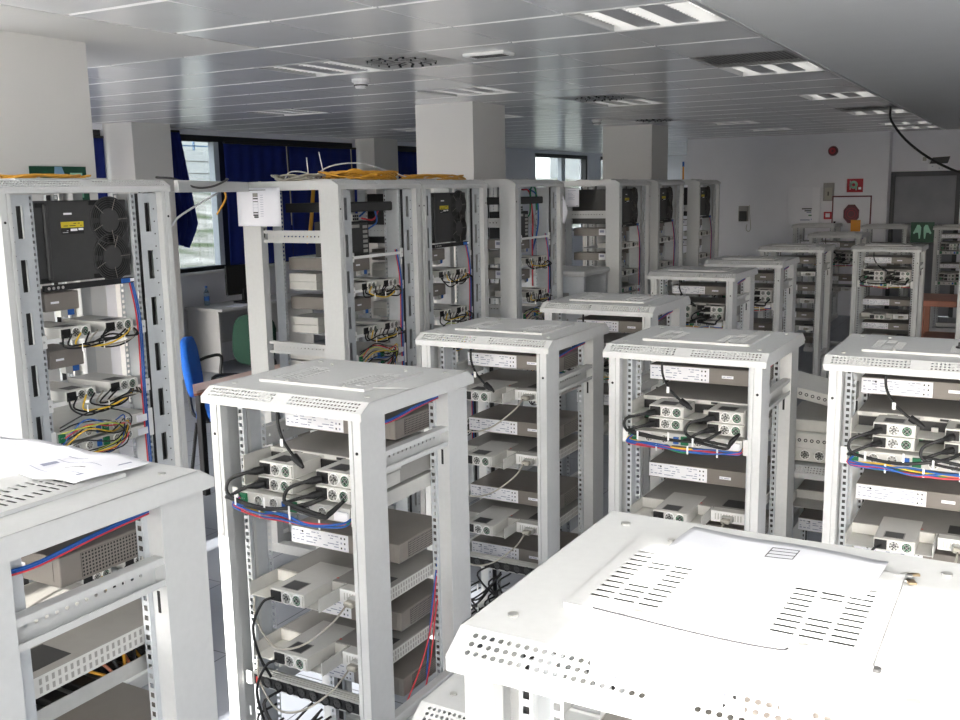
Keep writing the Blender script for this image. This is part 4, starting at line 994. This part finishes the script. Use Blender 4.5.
# coils and sheets on the tall racks
def coil(label, c, rx, ry, n, m, rad, name='cable_coil', hgt=.03):
    r = thing(name, label, 'cable coil', None, c); RR = random.Random(label)
    for k in range(n):
        a0 = RR.uniform(0,6); sx, sy = RR.uniform(.7,1.05), RR.uniform(.7,1.05); ox, oy = RR.uniform(-.03,.03), RR.uniform(-.03,.03)
        pts = [(ox+rx*sx*math.cos(a0+t*PI/5), oy+ry*sy*math.sin(a0+t*PI/5), rad+hgt*(.5+.5*math.sin(a0*3+t*1.3))) for t in range(10)]
        b = MB(); b.tube(pts+[pts[0]], rad, m, 6, 4); b.build('loop', r, smooth=True)
    return r
TZ = 2.0665
coil('flat yellow cable coil on top of the first tall rack',(-3.42,2.6,TZ),.1,.2,7,M['orange'],.0035,hgt=.02)
coil('large orange cable coil on the taped-sheet tall rack',(-3.35,4.62,TZ),.16,.27,14,M['orange'],.0042,hgt=.045)
coil('grey cable coil beside the orange one on the tall rack',(-3.55,4.32,TZ+.0),.16,.12,6,M['grey'],.005,hgt=.03)
coil('orange cable coil in front of the big white column',(-3.38,5.42,TZ),.14,.32,9,M['orange'],.004,hgt=.03)
cable('white_cable',None,[(-3.5,4.35,TZ+.006),(-3.48,4.5,TZ+.08),(-3.45,4.75,TZ+.1),(-3.4,5.0,TZ+.05),(-3.35,5.15,TZ+.006)],.004,M['label'],'white cable arching over the orange coil','cable')
cable('white_cable',None,[(-3.6,4.25,TZ+.006),(-3.6,4.3,TZ+.05),(-3.62,4.45,TZ+.05),(-3.6,4.6,TZ+.006)],.004,M['label'],'white cable looping low over the grey coil','cable')
cable('yellow_cable',None,[(-3.6,4.7,2.07),(-3.5,4.72,2.13),(-3.44,4.76,2.12),(-3.42,4.8,2.08)],.006,M['orange'],'short orange cable sticking up from the orange coil','cable')
cable('orange_cable',None,[(-3.6,4.5,2.04),(-3.62,4.48,1.8),(-3.64,4.46,1.72)],.011,M['orange'],'thick orange cable hanging inside the taped-sheet tall rack','cable')
for (p,l) in ([[(-3.55,4.4,TZ),(-3.56,4.4,TZ+.13)],'stiff white wire end standing on the tall rack, shorter one'],[[(-3.5,4.48,TZ),(-3.52,4.46,TZ+.16)],'stiff white wire end standing on the tall rack, taller one']):
    cable('wire_end',None,p,.003,M['label'],l,'wire')
r = thing('cable_bridge','flat grey bridge panel spanning the two nearest tall racks','bridge panel',None,(-3.13,3.0,2.015)); d = Vector((-3.72-(-3.13),4.08-3.0,0)); L = d.length; r.rotation_euler = (0,0,math.atan2(d.y,d.x))
r['label'] = 'flat grey bridge panel spanning the gap before the window'
b = MB(); b.box(0,L,-.02,.0,0,.05,M['rack'],.002); b.box(0,L,-.0,.12,.0,.002,M['rack']); b.build('panel', r)
cable('draped_cable',None,[(-3.12,2.9,2.075),(-3.17,3.05,2.07),(-3.21,3.2,2.035),(-3.3,3.4,2.04),(-3.4,3.6,2.072),(-3.55,3.75,2.078)],.005,M['dark'],'dark cable draped over the grey bridge panel','cable')
cable('white_rod',None,[(-3.42,3.55,2.01),(-3.2,3.1,1.92),(-3.13,2.975,1.88)],.005,M['label'],'thin white cable slanting down below the grey bridge panel','cable')
cable('tan_cable',None,[(-3.74,3.93,2.03),(-3.75,3.95,1.98),(-3.77,3.9,1.9)],.005,M['orange'],'frayed tan cable end beside the taped sheet','cable')
# taped sheets
def vsheet(label, name, x0, x1, z0, z1, y, prints, fold=None, group=None):
    r = thing(name, label, 'paper', group, (x0,y,z0)); w, h = x1-x0, z1-z0; n = 10; vs = []
    def P(u,v):
        o = .004*math.sin(u*3)*(1-v)+.001
        if fold: return (w*u*fold(u,v)[0], -o-fold(u,v)[2], h*v+fold(u,v)[1])
        return (w*u, -o, h*v)
    for j in range(n+1):
        for i in range(n+1): vs.append(P(i/n,j/n))
    b = MB(); b.add(vs, [(j*(n+1)+i,j*(n+1)+i+1,(j+1)*(n+1)+i+1,(j+1)*(n+1)+i) for j in range(n) for i in range(n)], M['paper']); b.build('sheet', r, smooth=True, solid=.0005)
    p = MB()
    for u0,u1,v0,v1,m in prints: p.add([(a,c-.0015,e) for a,c,e in (P(u0,v0),P(u1,v0),P(u1,v1),P(u0,v1))], [(0,1,2,3)], m)
    if prints: p.build('lettering', r)
    return r
PP = [(.3,.68,.93,.945,M['inkd']),(.38,.5,.76,.86,M['drawer']),(.38,.5,.70,.735,M['inkd']),(.38,.5,.63,.65,M['inkd']),(.38,.385,.28,.86,M['ink']),(.495,.5,.28,.86,M['ink']),(.38,.5,.56,.565,M['ink']),(.38,.5,.48,.485,M['ink']),(.38,.5,.34,.37,M['inkd']),(.38,.5,.27,.31,M['inkd']),(.4,.5,.22,.26,M['inkd'])]
PP += [(.55,.62,.80-.06*k,.81-.06*k,M['ink']) for k in range(10)]
vsheet('white diagram sheet taped to the side of a tall rack','diagram_sheet',-3.775,-3.475,1.832,2.035,4.063,PP)
vsheet('white printed sheet taped flat beside the drooping one','diagram_sheet',-3.60,-3.47,1.845,2.005,7.942,[(.2,.8,.85,.87,M['ink']),(.3,.7,.5,.52,M['ink']),(.05,.95,.04,.06,M['dark'])]+[(.2,.5+.1*(k%3),.72-.07*k,.735-.07*k,M['ink']) for k in range(6)])
vsheet('white sheet drooping off a tall rack corner by one edge','diagram_sheet',-3.69,-3.53,1.78,2.0,7.90,[(.2,.5,.6,.62,M['ink'])],lambda u,v: (.35+.65*(1-abs(v-.35)), -.08*u*(1-v), .05*u))
# coloured leads hanging in the fourth tall rack and beside the front rack
bundle('hanging_leads','L4',[[(-.0,.15,2.0),(.1,.14,1.98),(.13,.13,1.8),(.1,.12,1.6),(.1,.12,1.3)],[(.1,.14,2.0),(.2,.13,1.95),(.2,.12,1.75),(.1,.12,1.55)],[(-.02,.15,1.82),(.08,.13,1.82),(.1,.13,2.0),(.18,.13,2.0),(.2,.13,1.85)]],[M['redc'],M['blue'],M['green']],.006,'red, blue and green leads hanging in the fourth tall rack','cable bundle')
bundle('hanging_leads','L2',[[(.0,.16,1.87),(.08,.13,1.92),(.12,.13,1.84),(.05,.14,1.8)],[(-.2,.12,1.84),(-.13,.11,1.75),(-.15,.12,1.62)],[(.02,.16,1.86),(.1,.14,1.85),(.14,.13,1.9)]],[M['blue'],M['blue'],M['redc']],.005,'blue and red leads plugged into the dark network unit','cable bundle')
bundle('side_leads','r1',[[(0.225,0.530,0.920),(0.233,0.511,0.844),(0.233,0.476,0.733),(0.233,0.452,0.629),(0.233,0.416,0.534),(0.233,0.355,0.447),(0.228,0.278,0.361),(0.220,0.225,0.280)],[(0.225,0.535,0.830),(0.233,0.523,0.752),(0.235,0.487,0.676),(0.236,0.457,0.598),(0.235,0.440,0.516),(0.232,0.402,0.390),(0.225,0.355,0.280)],[(0.225,0.530,0.960),(0.232,0.509,0.880),(0.234,0.492,0.798),(0.237,0.482,0.713),(0.235,0.503,0.598),(0.232,0.511,0.486)],[(0.228,0.500,0.840),(0.232,0.485,0.783),(0.230,0.461,0.686),(0.230,0.437,0.589),(0.228,0.420,0.489),(0.225,0.407,0.352)]],[M['redc'],M['redc'],M['blue'],M['blue']],.0028,'red and blue leads crossing between the posts of the string-topped rack','cable bundle')
cable('yellow_lead','bl',[(.22,.1,.98),(.2,.16,1.0),(.15,.15,.95),(.12,.1,.88)],.006,M['yellow'],'yellow lead at the drawer of the rack with prints','cable')

# ------------------------------------------------------------------ outside
mb = MB(); prof = [(-8.8,-.4),(-14,-.3),(-22,.6),(-34,1.6),(-60,3.2),(-130,7.5)]; n = 40; vs = []
RG = random.Random(5)
for a,z in prof:
    for j in range(n+1): vs.append((a,-30+j*5,z+RG.uniform(-.15,.2)*(0 if a > -10 else min(4,abs(a)/14))))
mb.add(vs, [(i*(n+1)+j,(i+1)*(n+1)+j,(i+1)*(n+1)+j+1,i*(n+1)+j+1) for i in range(len(prof)-1) for j in range(n)], M['ground']); tag(mb.build('ground_outside', smooth=True), kind='structure')
mb = MB(); mb.box(-130,130,-60,YF-.3,-.2,.25,M['terrace']); tag(mb.build('ground_front'), kind='structure')  # unseen ground, whitened and raised to bounce sun onto the ceiling
r = thing('office_building','white clad building with a blue roof railing outside the window','building',None,(-40,40,1.5))
b = MB(); b.box(-6,0,-14,14,-1,2.9,M['facade'])
b.build('wall', r)
for k in range(4):
    j = MB(); j.box(0,.03,-14,14,.35+k*.65,.40+k*.65,M['drawer']); j.build('cladding_joint', r)
b = MB()
for z in (3.1,3.45,3.8): b.box(-.1,0,-14,14,z,z+.07,M['railing'])
for k in range(15): b.box(-.1,0,-14+k*2-.04,-14+k*2+.04,2.9,3.85,M['railing'])
b.build('roof_railing', r)
r = thing('light_pole','slim grey pole outside the open window pane','pole',None,(-16,16.6,-.3)); b = MB(); b.cyl((0,0,0),(0,0,2.4),.05,M['railing'],10); b.build('pole', r); b = MB(); b.box(-.08,.08,-.08,.08,2.4,2.5,M['railing'],.01); b.build('head', r)
for k,(x,y,w,d,h,l) in enumerate([(-62,128,8,10,4.5,'pale house on the hill beyond the far window'),(-70,152,9,12,5,'second pale house on the hill beyond the far window')]):
    r = thing('hill_house', l, 'house', 'houses on the hill', (x,y,3)); b = MB(); b.box(-w/2,w/2,-d/2,d/2,-2,h,M['facade']); b.build('wall', r); b = MB(); b.prism([(-d/2-.4,h),(d/2+.4,h),(0,h+1.6)],-w/2-.3,w/2+.3,M['wood'],'x'); b.build('roof', r)

# ------------------------------------------------------------------ light, sky, camera
w = bpy.data.worlds.new('sky'); SC.world = w; w.use_nodes = True; nt = w.node_tree
bg = nt.nodes['Background']; sk = nt.nodes.new('ShaderNodeTexSky'); sk.sky_type = 'NISHITA'; sk.sun_disc = False; sk.sun_elevation = math.radians(28); sk.sun_rotation = math.radians(180); sk.air_density = 1.0; sk.dust_density = 3.0; sk.ozone_density = 1.0
hs = nt.nodes.new('ShaderNodeHueSaturation'); hs.inputs['Saturation'].default_value = .35
nt.links.new(sk.outputs['Color'], hs.inputs['Color']); nt.links.new(hs.outputs['Color'], bg.inputs['Color']); bg.inputs['Strength'].default_value = SKY
sun = bpy.data.lights.new('sun','SUN'); sun.energy = SUN; sun.angle = math.radians(.6); sun.color = (1,.97,.92)
so = bpy.data.objects.new('sun', sun); COL.objects.link(so); so.rotation_euler = (math.radians(62),0,0); so.location = (0,-10,12)
def portal(x0,x1,y0,y1,z0,z1):
    l = bpy.data.lights.new('window_portal','AREA'); l.shape = 'RECTANGLE'; l.cycles.is_portal = True
    o = bpy.data.objects.new('window_portal', l); COL.objects.link(o); o.location = ((x0+x1)/2,(y0+y1)/2,(z0+z1)/2)
    if x0 == x1: l.size = y1-y0; l.size_y = z1-z0; o.rotation_euler = (PI/2,0,-PI/2)
    else: l.size = x1-x0; l.size_y = z1-z0; o.rotation_euler = (PI/2,0,0)
    return o
for a,b in FW: portal(a,b,YF-.07,YF-.07,fs_,fh)
for a,b in WIN: portal(XL-.16,XL-.16,a,b,sill,head)
cam = bpy.data.cameras.new('camera'); co = bpy.data.objects.new('camera', cam); COL.objects.link(co)
Rm = ((0.87241602,-0.06714663,0.48412976),(0.48842907,0.15643636,-0.85846648),(-0.01809237,0.98540296,0.16927395))
co.matrix_world = Matrix.Translation((0,0,H)) @ Matrix(Rm).to_4x4()
cam.sensor_width = 36; cam.sensor_fit = 'HORIZONTAL'; cam.lens = 987.775/960*36; cam.clip_start = .02; cam.clip_end = 500
SC.camera = co
SC.view_settings.view_transform = 'Standard'; SC.view_settings.look = 'None'; SC.view_settings.exposure = EXPO; SC.view_settings.gamma = 1
SC.view_settings.use_curve_mapping = False
cy = SC.cycles; cy.use_denoising = True; cy.max_bounces = 10; cy.diffuse_bounces = 6; cy.glossy_bounces = 4; cy.transparent_max_bounces = 12; cy.sample_clamp_indirect = 8; cy.caustics_reflective = False; cy.caustics_refractive = False
